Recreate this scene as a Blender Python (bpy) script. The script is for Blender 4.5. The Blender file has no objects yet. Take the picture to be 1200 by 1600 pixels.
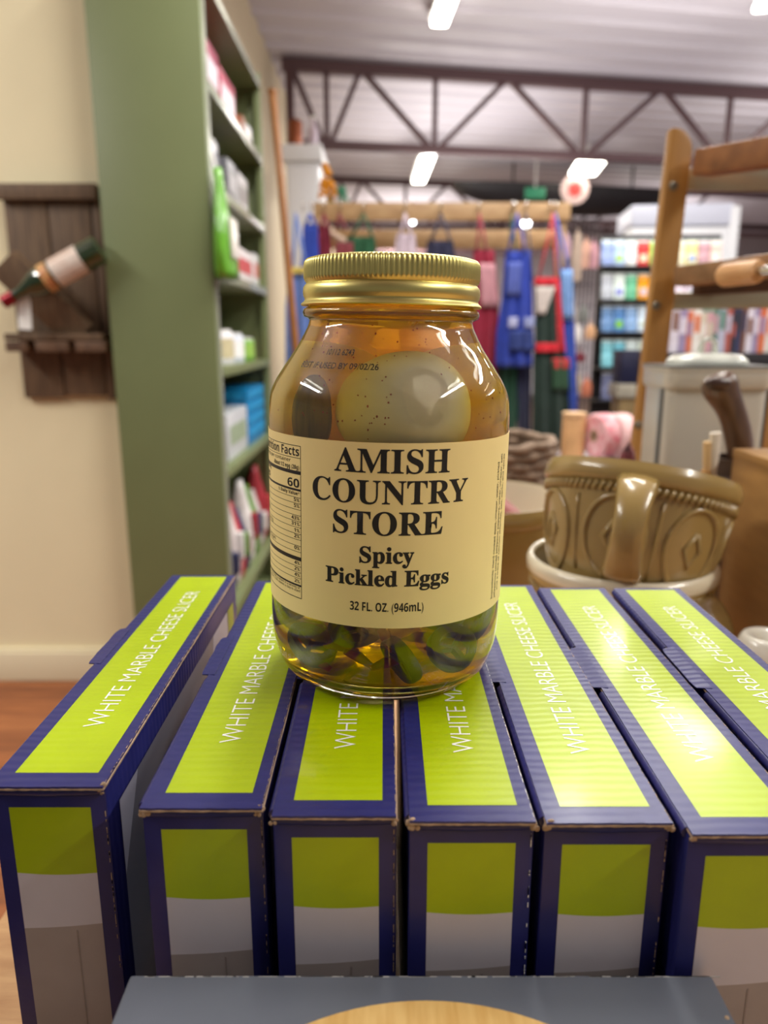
import bpy, bmesh, math, random
from mathutils import Vector, Matrix
random.seed(4)
PI = math.pi
C = bpy.context.scene.collection
sc = bpy.context.scene
# ------------------------------------------------------------------ camera
F = 1157.0; TILT = math.radians(13.3); CT, ST = math.cos(TILT), math.sin(TILT)
cd = bpy.data.cameras.new('camera'); cam = bpy.data.objects.new('camera', cd); C.objects.link(cam)
cam.location = (0, 0, 0); cam.rotation_euler = (PI/2 - TILT, 0, 0)
cd.sensor_fit = 'HORIZONTAL'; cd.sensor_width = 36; cd.lens = F/1200*36
cd.clip_start = 0.01; cd.clip_end = 60
cd.dof.use_dof = True; cd.dof.focus_distance = 0.280; cd.dof.aperture_fstop = 11.5
sc.camera = cam
# ------------------------------------------------------------------ view, world
sc.view_settings.view_transform = 'Standard'; sc.view_settings.look = 'None'
sc.view_settings.gamma = 1; sc.view_settings.use_curve_mapping = False
sc.view_settings.exposure = 0.22
cy = sc.cycles
cy.use_denoising = True; cy.max_bounces = 18; cy.transmission_bounces = 18; cy.diffuse_bounces = 4
cy.glossy_bounces = 6; cy.transparent_max_bounces = 12; cy.volume_bounces = 4; cy.sample_clamp_indirect = 12
cy.caustics_refractive = True; cy.caustics_reflective = True; cy.blur_glossy = 0.3
w = bpy.data.worlds.new('World'); sc.world = w; w.use_nodes = True
w.node_tree.nodes['Background'].inputs[0].default_value = (1.0, 0.96, 0.90, 1)
w.node_tree.nodes['Background'].inputs[1].default_value = 0.16
FLOOR = -1.047; TABLE = -0.294; TOP = -0.139; CEIL = 1.78
CEILING_LIGHTS = [  # x, y, length, width, yaw, power : shop ceiling battens, most of them out of frame
    (1.50, 3.75, 1.3, 0.16, 0.06, 40), (-2.5, 0.5, 1.5, 0.16, 0.1, 56), (0.1, 1.45, 1.5, 0.16, 0.1, 24),
    (2.6, 2.2, 1.5, 0.16, 0.1, 30), (0.6, 6.4, 1.5, 0.16, 0.2, 46), (3.4, 5.6, 1.5, 0.16, 0.1, 44), (0.8, 2.0, 1.5, .16, .1, 26),
    (2.0, -0.3, 1.5, 0.16, 0, 46), (0.4, 10.8, 1.5, .16, .1, 125), (3.6, 10.5, 1.5, .16, .1, 125), (4.6, 3.0, 1.5, .16, .1, 30)]
UPK = 1.0
for i, (x, y, ln, wd, yaw, pw) in enumerate(CEILING_LIGHTS):
    l = bpy.data.lights.new('ceiling_batten_light', 'AREA'); l.shape = 'RECTANGLE'; l.size = wd; l.size_y = ln
    l.energy = pw; l.color = (1.0, 0.97, 0.90)
    o = bpy.data.objects.new('ceiling_batten_light', l); C.objects.link(o); o.location = (x, y, CEIL - 0.20); o.rotation_euler = (0, 0, yaw)
    l2 = l.copy(); l2.energy = min(pw, 60)*0.34*UPK; l2.size = 1.3; l2.size_y = 2.0       # unseen up-facing light without a fitting, added to brighten the ceiling
    o = bpy.data.objects.new('added_ceiling_uplight', l2); C.objects.link(o); o.location = (x, y, CEIL - 0.70); o.rotation_euler = (PI, 0, yaw)

# ------------------------------------------------------------------ helpers
ORD = 'first second third fourth fifth sixth seventh eighth ninth tenth eleventh twelfth thirteenth fourteenth fifteenth sixteenth seventeenth eighteenth nineteenth twentieth twenty-first twenty-second twenty-third twenty-fourth'.split()
def lin(c):
    c /= 255.0
    return c/12.92 if c <= 0.04045 else ((c + 0.055)/1.055)**2.4
def rgb(c): return (lin(c[0]), lin(c[1]), lin(c[2]), 1)
_m = {}
def mat(name, col, rough=0.5, metal=0.0, coat=0.0, vary=0.0, scale=20.0, bump=0.0, bscale=None, stretch=(1, 1, 1), spec=0.5, col2=None, wave=None, aniso=0, sheen=0):
    key = name
    if key in _m: return _m[key]
    m = bpy.data.materials.new(name); m.use_nodes = True; nt = m.node_tree; N = nt.nodes; L = nt.links
    b = N['Principled BSDF']; b.inputs['Base Color'].default_value = rgb(col); b.inputs['Roughness'].default_value = rough
    b.inputs['Metallic'].default_value = metal; b.inputs['Coat Weight'].default_value = coat; b.inputs['Coat Roughness'].default_value = 0.12
    b.inputs['Specular IOR Level'].default_value = spec; b.inputs['Sheen Weight'].default_value = sheen
    tc = N.new('ShaderNodeTexCoord'); mp = N.new('ShaderNodeMapping'); mp.inputs['Scale'].default_value = stretch
    L.new(tc.outputs['Object'], mp.inputs[0])
    if vary or col2 is not None:
        n = N.new('ShaderNodeTexNoise'); n.inputs['Scale'].default_value = scale; n.inputs['Detail'].default_value = 5
        L.new(mp.outputs[0], n.inputs[0])
        cr = N.new('ShaderNodeValToRGB')
        c2 = rgb(col2) if col2 is not None else tuple(min(1, v*(1 - vary)) for v in rgb(col)[:3]) + (1,)
        c1 = rgb(col) if col2 is not None else tuple(min(1, v*(1 + vary)) for v in rgb(col)[:3]) + (1,)
        cr.color_ramp.elements[0].position = 0.33; cr.color_ramp.elements[1].position = 0.67
        cr.color_ramp.elements[0].color = c2; cr.color_ramp.elements[1].color = c1
        L.new(n.outputs['Fac'], cr.inputs[0]); L.new(cr.outputs[0], b.inputs['Base Color'])
    if bump or wave:
        bp = N.new('ShaderNodeBump'); bp.inputs['Strength'].default_value = bump or wave[1]; bp.inputs['Distance'].default_value = 0.001
        if wave:
            t = N.new('ShaderNodeTexWave'); t.bands_direction = wave[2]; t.inputs['Scale'].default_value = wave[0]
            t.inputs['Distortion'].default_value = wave[3] if len(wave) > 3 else 1.0; t.inputs['Detail'].default_value = 3
            L.new(mp.outputs[0], t.inputs[0]); L.new(t.outputs['Fac'], bp.inputs['Height'])
        else:
            t = N.new('ShaderNodeTexNoise'); t.inputs['Scale'].default_value = bscale or scale*4; t.inputs['Detail'].default_value = 6
            L.new(mp.outputs[0], t.inputs[0]); L.new(t.outputs['Fac'], bp.inputs['Height'])
        L.new(bp.outputs[0], b.inputs['Normal'])
    _m[key] = m
    return m
def emit(name, col, s):
    if name in _m: return _m[name]
    m = bpy.data.materials.new(name); m.use_nodes = True; b = m.node_tree.nodes['Principled BSDF']
    b.inputs['Base Color'].default_value = (0.8, 0.8, 0.8, 1)
    b.inputs['Emission Color'].default_value = rgb(col); b.inputs['Emission Strength'].default_value = s
    _m[name] = m; return m
def wood(name, c1, c2, stretch=(1, 1, 12), scale=14, rough=0.45, coat=0.0):
    return mat(name, c1, rough, col2=c2, scale=scale, stretch=stretch, bump=0.25, bscale=60, coat=coat)
def colour(c, rough=0.55, tag='cloth', **k):
    return mat('%s_%d_%d_%d' % ((tag,) + tuple(c)), c, rough, vary=0.12, scale=30, **k)

def ray(px, py):
    u = (px - 600)/F; v = (800 - py)/F
    return Vector((u, CT + v*ST, -ST + v*CT))
def at(px, py, Y): r = ray(px, py); return r*(Y/r.y)
def onz(px, py, z): r = ray(px, py); return r*(z/r.z)

class MB:
    def __init__(s): s.v = []; s.f = []; s.mi = []; s.M = Matrix()
    def add(s, vs, fs, mi=0):
        n = len(s.v); s.v += [tuple(s.M @ Vector(p)) for p in vs]
        s.f += [tuple(i + n for i in f) for f in fs]; s.mi += [mi]*len(fs); return s
    def box(s, a, b, mi=0, M=None, top=1.0):
        x0, y0, z0 = a; x1, y1, z1 = b; cx, cyy = (x0+x1)/2, (y0+y1)/2
        q = lambda x, y: (cx + (x-cx)*top, cyy + (y-cyy)*top)
        vs = [(x0, y0, z0), (x1, y0, z0), (x1, y1, z0), (x0, y1, z0)] + [q(x0, y0)+(z1,), q(x1, y0)+(z1,), q(x1, y1)+(z1,), q(x0, y1)+(z1,)]
        if M is not None: vs = [tuple(M @ Vector(p)) for p in vs]
        return s.add(vs, [(0, 3, 2, 1), (4, 5, 6, 7), (0, 1, 5, 4), (1, 2, 6, 5), (2, 3, 7, 6), (3, 0, 4, 7)], mi)
    def bar(s, p, q, w, h, mi=0, up=(0, 0, 1)):
        p = Vector(p); q = Vector(q); d = (q-p); L = d.length; d.normalize(); u = Vector(up)
        x = d.cross(u)
        if x.length < 1e-5: x = d.cross(Vector((1, 0, 0)))
        x.normalize(); z = x.cross(d)
        vs = [tuple(o + x*sx*w/2 + z*sz*h/2) for o in (p, q) for sx, sz in ((-1, -1), (1, -1), (1, 1), (-1, 1))]
        return s.add(vs, [(0, 1, 2, 3), (7, 6, 5, 4), (0, 4, 5, 1), (1, 5, 6, 2), (2, 6, 7, 3), (3, 7, 4, 0)], mi)
    def tube(s, pts, r, n=10, mi=0, cap=True, flat=1.0):
        pts = [Vector(p) for p in pts]; R = r if isinstance(r, (list, tuple)) else [r]*len(pts)
        vs = []; nrm = None
        for i, p in enumerate(pts):
            t = (pts[min(i+1, len(pts)-1)] - pts[max(i-1, 0)]).normalized()
            if nrm is None: nrm = t.orthogonal().normalized()
            nrm = (nrm - t*nrm.dot(t)).normalized(); b = t.cross(nrm)
            for k in range(n):
                a = 2*PI*k/n; vs.append(tuple(p + nrm*math.cos(a)*R[i] + b*math.sin(a)*R[i]*flat))
        fs = [(i*n+k, i*n+(k+1) % n, (i+1)*n+(k+1) % n, (i+1)*n+k) for i in range(len(pts)-1) for k in range(n)]
        if cap: fs += [tuple(reversed(range(n))), tuple(range((len(pts)-1)*n, len(pts)*n))]
        return s.add(vs, fs, mi)
    def lathe(s, prof, n=48, mi=0, rf=None, cx=0, cy=0, cap=True):
        vs = []; fs = []
        for i, (r, z) in enumerate(prof):
            for k in range(n):
                a = 2*PI*k/n; rr = rf(r, z, k, i) if rf else r
                vs.append((cx + rr*math.cos(a), cy + rr*math.sin(a), z))
        for i in range(len(prof)-1):
            for k in range(n):
                fs.append((i*n+k, i*n+(k+1) % n, (i+1)*n+(k+1) % n, (i+1)*n+k))
        if cap and prof[0][0] > 1e-6: fs.append(tuple(reversed(range(n))))
        if cap and prof[-1][0] > 1e-6: fs.append(tuple(range((len(prof)-1)*n, len(prof)*n)))
        return s.add(vs, fs, mi)
    def ring(s, prof, n=48, mi=0, rf=None):      # closed profile: no caps
        vs = []; fs = []; m_ = len(prof)
        for i, (r, z) in enumerate(prof):
            for k in range(n):
                a = 2*PI*k/n; rr = rf(r, z, k, i) if rf else r
                vs.append((rr*math.cos(a), rr*math.sin(a), z))
        for i in range(m_):
            j = (i+1) % m_
            for k in range(n): fs.append((i*n+k, i*n+(k+1) % n, j*n+(k+1) % n, j*n+k))
        return s.add(vs, fs, mi)
    def prism(s, poly, y0, y1, mi=0):              # polygon in XZ, thickness along Y
        n = len(poly); vs = [(x, y0, z) for x, z in poly] + [(x, y1, z) for x, z in poly]
        fs = [tuple(range(n)), tuple(reversed(range(n, 2*n)))] + [(i, i+n, (i+1) % n + n, (i+1) % n) for i in range(n)]
        return s.add(vs, fs, mi)
    def ball(s, c, r, n=20, mi=0, sc_=(1, 1, 1)):
        prof = [(math.sin(PI*i/(n//2)), -math.cos(PI*i/(n//2))) for i in range(n//2+1)]
        M0 = s.M.copy(); s.M = M0 @ Matrix.Translation(Vector(c)) @ Matrix.Diagonal(Vector((r*sc_[0], r*sc_[1], r*sc_[2], 1)))
        s.lathe([(max(a, 0), b) for a, b in prof], n, mi); s.M = M0; return s
    def build(s, name, mats, parent=None, smooth=False, bevel=0, seg=2, sub=0, auto=None, loc=None):
        me = bpy.data.meshes.new(name); me.from_pydata(s.v, [], s.f)
        if not isinstance(mats, (list, tuple)): mats = [mats]
        for m in mats: me.materials.append(m)
        for p, i in zip(me.polygons, s.mi): p.material_index = i
        bm = bmesh.new(); bm.from_mesh(me)
        bmesh.ops.remove_doubles(bm, verts=bm.verts, dist=1e-6)
        bmesh.ops.dissolve_degenerate(bm, edges=bm.edges, dist=1e-7)
        bmesh.ops.recalc_face_normals(bm, faces=bm.faces)
        if bevel:
            es = [e for e in bm.edges if len(e.link_faces) == 2 and e.calc_face_angle(0) > 0.5]
            bmesh.ops.bevel(bm, geom=es, offset=bevel, segments=seg, affect='EDGES', profile=0.6)
        bm.to_mesh(me); bm.free()
        o = bpy.data.objects.new(name, me); C.objects.link(o)
        if smooth:
            for p in me.polygons: p.use_smooth = True
            if smooth != True: me.set_sharp_from_angle(angle=smooth)
        elif bevel:
            for p in me.polygons: p.use_smooth = True
            me.set_sharp_from_angle(angle=math.radians(35))
        if sub:
            md = o.modifiers.new('sub', 'SUBSURF'); md.levels = sub; md.render_levels = sub
        if loc is not None: o.location = loc
        if parent: o.parent = parent
        return o
def tag(o, label=None, cat=None, group=None, kind=None):
    if label: o['label'] = label
    if cat: o['category'] = cat
    if group: o['group'] = group
    if kind: o['kind'] = kind
    return o
def thing(name, label, cat, loc=(0, 0, 0), rot=(0, 0, 0), group=None):
    o = bpy.data.objects.new(name, None); C.objects.link(o); o.location = loc; o.rotation_euler = rot
    o.empty_display_size = 0.02
    return tag(o, label, cat, group)
def struct(o): o['kind'] = 'structure'; return o
def smoothprof(P, k=4):
    """Hermite curve through the points with chord-scaled tangents, so uneven spacing never overshoots"""
    n = len(P); Ln = [math.dist(P[i], P[i+1]) for i in range(n-1)]; T = []
    for i in range(n):
        if i == 0: T.append(tuple((P[1][a]-P[0][a])/Ln[0] for a in (0, 1)))
        elif i == n-1: T.append(tuple((P[-1][a]-P[-2][a])/Ln[-1] for a in (0, 1)))
        else:
            w0, w1 = Ln[i], Ln[i-1]
            T.append(tuple(((P[i][a]-P[i-1][a])/Ln[i-1]*w0 + (P[i+1][a]-P[i][a])/Ln[i]*w1)/(w0+w1) for a in (0, 1)))
    out = []
    for i in range(n-1):
        for j in range(k):
            t = j/k; h00 = 2*t**3-3*t*t+1; h10 = t**3-2*t*t+t; h01 = -2*t**3+3*t*t; h11 = t**3-t*t
            out.append(tuple(h00*P[i][a]+h10*Ln[i]*T[i][a]+h01*P[i+1][a]+h11*Ln[i]*T[i+1][a] for a in (0, 1)))
    out.append(P[-1]); return [(max(r, 0), z) for r, z in out]
def alpha(s, A, a, d=None):
    r = ''
    for ch in s:
        if 'A' <= ch <= 'Z': r += chr(A + ord(ch)-65)
        elif 'a' <= ch <= 'z': r += chr(a + ord(ch)-97)
        elif d and '0' <= ch <= '9': r += chr(d + ord(ch)-48)
        else: r += ch
    return r
def bold(s): return alpha(s, 0x1D400, 0x1D41A)
def sansb(s): return alpha(s, 0x1D5D4, 0x1D5EE, 0x1D7EC)
def sans(s): return alpha(s, 0x1D5A0, 0x1D5BA, 0x1D7E2)
def text_bm(s, w, h=None, offset=0.0, step=None, align='l', shear=0.0, space=1.0, res=4):
    """bmesh of flat lettering: width w, capitals' box scaled to height h, origin at its lower left corner"""
    c = bpy.data.curves.new('t', 'FONT'); c.body = s; c.size = 1; c.offset = offset; c.shear = shear; c.space_character = space
    c.resolution_u = res
    o = bpy.data.objects.new('t', c); C.objects.link(o)
    dg = bpy.context.evaluated_depsgraph_get(); dg.update()
    me = bpy.data.meshes.new_from_object(o.evaluated_get(dg))
    bpy.data.objects.remove(o); bpy.data.curves.remove(c)
    bm = bmesh.new(); bm.from_mesh(me); bpy.data.meshes.remove(me)
    xs = [v.co.x for v in bm.verts]; ys = [v.co.y for v in bm.verts]
    x0, x1 = min(xs), max(xs)
    sx = w/(x1-x0); sy = sx if h is None else h/0.729
    for v in bm.verts: v.co.x = (v.co.x-x0)*sx; v.co.y = v.co.y*sy; v.co.z = 0
    if step:
        n = int(w/step)+1
        for i in range(1, n):
            g = list(bm.verts) + list(bm.edges) + list(bm.faces)
            bmesh.ops.bisect_plane(bm, geom=g, plane_co=(i*step, 0, 0), plane_no=(1, 0, 0), dist=1e-7)
    return bm
def put_bm(bm, fn, name, m, parent, thick=None):
    for v in bm.verts: v.co = Vector(fn(v.co.x, v.co.y))
    bmesh.ops.recalc_face_normals(bm, faces=bm.faces)
    me = bpy.data.meshes.new(name); bm.to_mesh(me); bm.free(); me.materials.append(m)
    o = bpy.data.objects.new(name, me); C.objects.link(o)
    if parent: o.parent = parent
    return o

# ------------------------------------------------------------------ materials
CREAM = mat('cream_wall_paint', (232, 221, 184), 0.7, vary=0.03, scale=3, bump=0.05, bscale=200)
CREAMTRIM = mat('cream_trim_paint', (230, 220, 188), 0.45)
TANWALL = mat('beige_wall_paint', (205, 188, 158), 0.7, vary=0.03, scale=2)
GREEN = mat('sage_green_paint', (112, 122, 82), 0.42, vary=0.03, scale=6, bump=0.03, bscale=300)
CEILM = mat('white_corrugated_metal', (208, 202, 214), 0.42, vary=0.02, scale=1)
STEELB = mat('brown_truss_steel', (92, 66, 70), 0.6)
FLOORM = [wood('floor_oak_%d' % i, a, b, (1, 9, 1), 5, 0.65, 0.0) for i, (a, b) in enumerate([((158, 96, 54), (122, 70, 38)), ((144, 86, 48), (110, 62, 34)), ((166, 104, 60), (130, 76, 42))])]
TABLEM = wood('pale_table_wood', (200, 158, 112), (178, 134, 92), (3, 20, 3), 10, 0.4)
NAVY = mat('navy_print', (38, 40, 100), 0.34, coat=0.08, spec=.3, wave=(75, 0.10, 'Y', 3.0), vary=0.08, scale=90)
LIME = mat('lime_print', (164, 186, 0), 0.34, coat=0.25, spec=.35, wave=(75, 0.10, 'Y', 3.0), vary=0.04, scale=60)
KRAFT = mat('kraft_cardboard_edge', (176, 150, 122), 0.85, vary=0.25, scale=300)
WHITEP = mat('white_print', (240, 240, 236), 0.4, coat=0.3)
MARBLE1 = mat('pale_marble_photo_print', (205, 200, 206), 0.35, coat=0.15, vary=0.05, scale=25)
MARBLE2 = mat('taupe_marble_photo_print', (160, 150, 146), 0.35, coat=0.15, vary=0.12, scale=22)
MARBLE3 = mat('grey_marble_photo_print', (138, 128, 124), 0.35, coat=0.15, vary=0.14, scale=22)
GREYP = mat('grey_photo_print', (136, 140, 156), 0.35, coat=0.4)
DARKP = mat('dark_photo_print', (52, 54, 62), 0.35, coat=0.4)
GREYBOX = mat('charcoal_box_print', (98, 103, 114), 0.5, vary=0.10, scale=14, bump=0.15, bscale=40)
INK = mat('black_ink', (22, 20, 22), 0.5)
LABEL = mat('tan_label_paper', (250, 226, 160), 0.5, vary=0.015, scale=40, spec=0.35)
GOLD = mat('gold_lacquered_metal', (216, 203, 128), 0.36, metal=1.0, vary=0.04, scale=60)
DARKWOOD = wood('dark_brown_wood', (112, 88, 64), (84, 64, 46), (14, 3, 1.2), 9, 0.6)
CHROME = mat('chrome', (200, 200, 200), 0.15, metal=1)

# ------------------------------------------------------------------ room
m = MB(); m.box((-4, -3, FLOOR-0.1), (7, 14, FLOOR-0.012)); fl = struct(m.build('floor', mat('floor_underlay', (70, 46, 30), 0.6)))
fm = []
for r in range(34):                                 # boards in the strip of floor that shows
    for k in range(3):
        fm.append((r, k))
_me = {}
for r, k in fm:
    ln = 1.6; x = -3.2 + k*ln + (r*0.53) % 1.3; y = -0.2 + r*0.09
    key = r % 3
    if key not in _me:
        mb = MB(); mb.box((-ln/2+.0004, -0.0446, -0.012), (ln/2-.0004, 0.0446, 0)); o = mb.build('floor_board', FLOORM[key], fl, bevel=0.001, seg=1); _me[key] = o
    else:
        o = _me[key].copy(); C.objects.link(o); o.parent = fl
    o.location = (x, y, FLOOR - 0.0005*((r*7+k*3) % 3))
m = MB()                                             # cream wall that ends behind the green shelf unit
m.box((-4, 2.15, FLOOR-.02), (-0.74, 2.3, CEIL)); struct(m.build('wall_front', CREAM))
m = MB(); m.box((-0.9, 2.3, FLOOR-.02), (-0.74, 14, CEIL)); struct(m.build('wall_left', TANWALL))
m = MB(); m.box((-0.9, 14, FLOOR-.02), (7, 14.15, CEIL+.3)); struct(m.build('wall_back', mat('grey_lilac_wall', (186, 178, 186), 0.7)))
m = MB(); m.box((7, -1, FLOOR-.02), (7.15, 14.15, CEIL+.3)); struct(m.build('wall_right', mat('grey_lilac_wall', (186, 178, 186), 0.7)))
m = MB(); zt = at(80, 1015, 2.13).z
m.prism([(-4, FLOOR), (-0.74, FLOOR), (-0.74, zt-.01), (-4, zt-.01)], 2.13, 2.15)
m.prism([(-4, zt-.01), (-0.74, zt-.01), (-0.74, zt), (-4, zt)], 2.137, 2.15)
struct(m.build('baseboard_front', CREAMTRIM, bevel=0.004))
# ribbed metal ceiling: ribs run with the trusses
YAW = 0.19
m = MB(); per = 0.24; prof = []
n = int(22/per)
for i in range(-20, n):
    y = i*per
    for dy, dz in ((0, 0), (0.14, 0), (0.162, -0.022), (0.20, -0.022), (0.222, 0)): prof.append((y+dy, dz))
Rz = Matrix.Rotation(YAW, 4, 'Z')
vs = []; 
for (y, dz) in prof:
    for x in (-7, 10): p = Rz @ Vector((x, y, 0)); vs.append((p.x, p.y, CEIL + dz))
b = len(vs)
vs += [(a, c, d + 0.05) for a, c, d in vs]
k = len(prof)
fs = [(2*i, 2*i+1, 2*i+3, 2*i+2) for i in range(k-1)] + [(b+2*i+2, b+2*i+3, b+2*i+1, b+2*i) for i in range(k-1)]
m.add(vs, fs); struct(m.build('ceiling', CEILM))

# ------------------------------------------------------------------ roof trusses
def truss(P0, P1, zt_, zb, tn, label, chord=0.07):
    d = (Vector(P1) - Vector(P0)); d.z = 0; d.normalize()
    t = thing('roof_truss', label, 'roof truss', (P0[0], P0[1], zt_), group=None)
    pt = lambda s, z: Vector((d.x*s, d.y*s, z - zt_))
    m = MB(); m.bar(pt(-0.03, zt_), pt(tn[-1]+3, zt_), 0.06, chord); m.build('top_chord', STEELB, t)
    m = MB(); m.bar(pt(0.0, zb), pt(tn[-1]+3, zb), 0.05, chord*0.75); m.build('bottom_chord', STEELB, t)
    m = MB(); m.bar(pt(0.02, zb-0.3), pt(0.02, zt_), 0.06, 0.05); m.build('end_post', STEELB, t)
    for i in range(len(tn)-1):
        a, c = tn[i], tn[i+1]; mid = (a+c)/2
        MB().bar(pt(a, zt_), pt(mid-.02, zb), 0.03, 0.035).build('web_bar', STEELB, t)
        MB().bar(pt(c, zt_), pt(mid+.02, zb), 0.03, 0.035).build('web_bar', STEELB, t)
        MB().bar(pt(mid, zt_), pt(mid, zb), 0.03, 0.035).build('web_post', STEELB, t)
    return t
ZT = 1.73
A = onz(447, 101, ZT); B = onz(1200, 148, ZT)
dd = (B - A); LL = dd.length; dd = dd.normalized()
def tpar(px, py):
    p = onz(px, py, ZT); return (p-A).dot(dd)
nodes = [tpar(562, 112)]; nodes.append(tpar(790, 126)); nodes.append(tpar(1028, 142))
sp = (nodes[2]-nodes[0])/2
nodes = [nodes[0]-sp] + nodes + [nodes[2]+sp, nodes[2]+2*sp]
nodes = [max(0.03, v) for v in nodes]
# depth at px 670 for the bottom chord's height
pm = A + dd*((nodes[1]+nodes[2])/2)
ZB = at(670, 234, pm.y).z
truss(A, B, ZT, ZB, nodes, 'nearest brown steel roof truss crossing below the ribbed ceiling')
off = Vector((0, 3.6, 0)); X0 = Vector((-0.74, A.y + 3.6, 0))
truss(X0, X0+dd, ZT, ZB, nodes, 'second brown steel roof truss farther back, seen below the first')
X0 = Vector((-0.74, A.y + 6.2, 0))
truss(X0, X0+dd, ZT, ZB, nodes, 'farthest brown steel truss in front of the grey back wall')

# ceiling lamps in view
LAMP = emit('fluorescent_tube', (255, 250, 232), 14)
HOUSE = mat('white_lamp_housing', (225, 225, 225), 0.4)
def batten(p, q, wd, label):
    p, q = Vector(p), Vector(q); c = (p+q)/2
    t = thing('ceiling_light', label, 'ceiling light', c)
    MB().bar(p-c+Vector((0, 0, .03)), q-c+Vector((0, 0, .03)), wd*1.25, 0.03).build('housing', HOUSE, t, bevel=.004)
    MB().bar(p-c, q-c, wd, 0.03).build('diffuser', LAMP, t, bevel=.012, seg=3)
    MB().bar(c-c+Vector((0, 0, .045)), Vector((0, 0, CEIL-c.z-.02)), 0.03, 0.03, up=(0, 1, 0)).build('hanger', HOUSE, t)
batten(onz(705, -14, 1.70), onz(686, 38, 1.70), 0.09, 'long strip light at the top centre above the jar')
batten(onz(668, 246, 1.55), onz(654, 284, 1.55), 0.12, 'strip light hanging under the truss, above the jar lid')
batten(onz(896, 263, 1.55), onz(938, 262, 1.55), 0.55, 'wide lamp left of the wooden upright, above the black canoe')
batten(onz(1182, 6, 1.70), onz(1225, 2, 1.70), 0.16, 'lamp cut by the top right corner')
GL = emit('small_lamp_globe', (250, 252, 255), 9)
for px, py, r, lb in ((822, 349, .022, 'small round lamp glowing above the blue apron'), (645, 347, .012, 'small round lamp glowing below the apron board')):
    p = at(px, py, 3.95); t = thing('lamp', lb, 'lamp', p)
    MB().ball((0, 0, 0), r).build('globe', GL, t, smooth=True)
    MB().tube([(0, 0.0, r*.9), (0, 0, .1)], .006).build('stem', CHROME, t)

# ------------------------------------------------------------------ black canoe, sign at the far end
p0 = at(705, 300, 8.2); p1 = at(1075, 318, 8.6)
t = thing('canoe', 'long black canoe hung up behind the apron board', 'canoe', (p0+p1)/2)
m = MB(); c = (p0+p1)/2; n = 25; vs = []; fs = []
for i in range(n):
    s = i/(n-1); q = p0.lerp(p1, s)-c; wv = max(0.02, math.sin(PI*min(1, max(0, s)))**0.45)
    for k in range(13):
        a = PI*k/12; vs.append((q.x, q.y + 0.25*wv*math.cos(a), q.z + 0.09 - 0.27*wv*math.sin(a)))
for i in range(n-1):
    for k in range(12): fs.append((i*13+k, i*13+k+1, (i+1)*13+k+1, (i+1)*13+k))
    fs.append((i*13, (i+1)*13, (i+1)*13+12, i*13+12))
m.add(vs, fs); m.build('hull', mat('black_hull', (38, 36, 42), 0.5), t, smooth=0.6)
for s in (0.25, 0.75):
    q = p0.lerp(p1, s)-c; MB().tube([(q.x, q.y, q.z+.05), (q.x, q.y, CEIL-c.z)], .012).build('hanging_strap', mat('black_hull', (38, 36, 42), 0.5), t)
p = at(898, 296, 7.6)
t = thing('round_sign', 'round pale sign with a red emblem in front of the canoe', 'sign', p)
m = MB(); m.prism([(0.135*math.cos(a), 0.135*math.sin(a)) for a in [2*PI*k/32 for k in range(32)]], -.01, .01); m.build('disc', mat('pale_sign', (196, 170, 168), .5), t)
m = MB(); m.prism([(0.085*math.cos(a)*(1 if k % 2 else .62), 0.085*math.sin(a)*(1 if k % 2 else .62)) for k, a in enumerate([2*PI*k/12 for k in range(12)])], -.014, -.01); m.build('emblem', mat('red_sign', (176, 44, 40), .5), t)
MB().tube([(0, 0, .13), (0, 0, CEIL-p.z)], .006).build('cord', HOUSE, t)
p = at(836, 302, 7.9)
t = thing('exit_sign', 'small green lit sign above the apron board', 'sign', p)
MB().box((-.1, -.02, -.05), (.1, .02, .05)).build('panel', mat('sign_green', (40, 130, 96), .5), t, bevel=.005)
MB().tube([(0, 0, .05), (0, 0, CEIL-p.z)], .006).build('rod', HOUSE, t)

# ------------------------------------------------------------------ table
XL, XR, YB = -0.2, 1.1, 0.93
t = thing('display_table', 'pale wooden table under the slicer boxes and pottery bowls', 'table', (0.45, .4, FLOOR))
m = MB(); H = TABLE - FLOOR
for i in range(7):
    y0 = -0.35 + i*(YB+0.35)/7 - .4
    MB().box((XL-.45+(.18 if i == 6 else 0), y0+.0006, H-.03), (XR-.45, y0+(YB+.35)/7-.0006, H)).build('tabletop_board', TABLEM, t, bevel=.0015, seg=1)
MB().box((XL-.42, -.70, H-.11), (XR-.48, YB-.45, H-.03)).build('apron_frame', TABLEM, t)
for x in (XL-.40, XR-.50):
    for y in (-.68, YB-.50): MB().box((x-.03, y-.03, 0), (x+.03, y+.03, H-.1)).build('leg', TABLEM, t)

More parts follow.
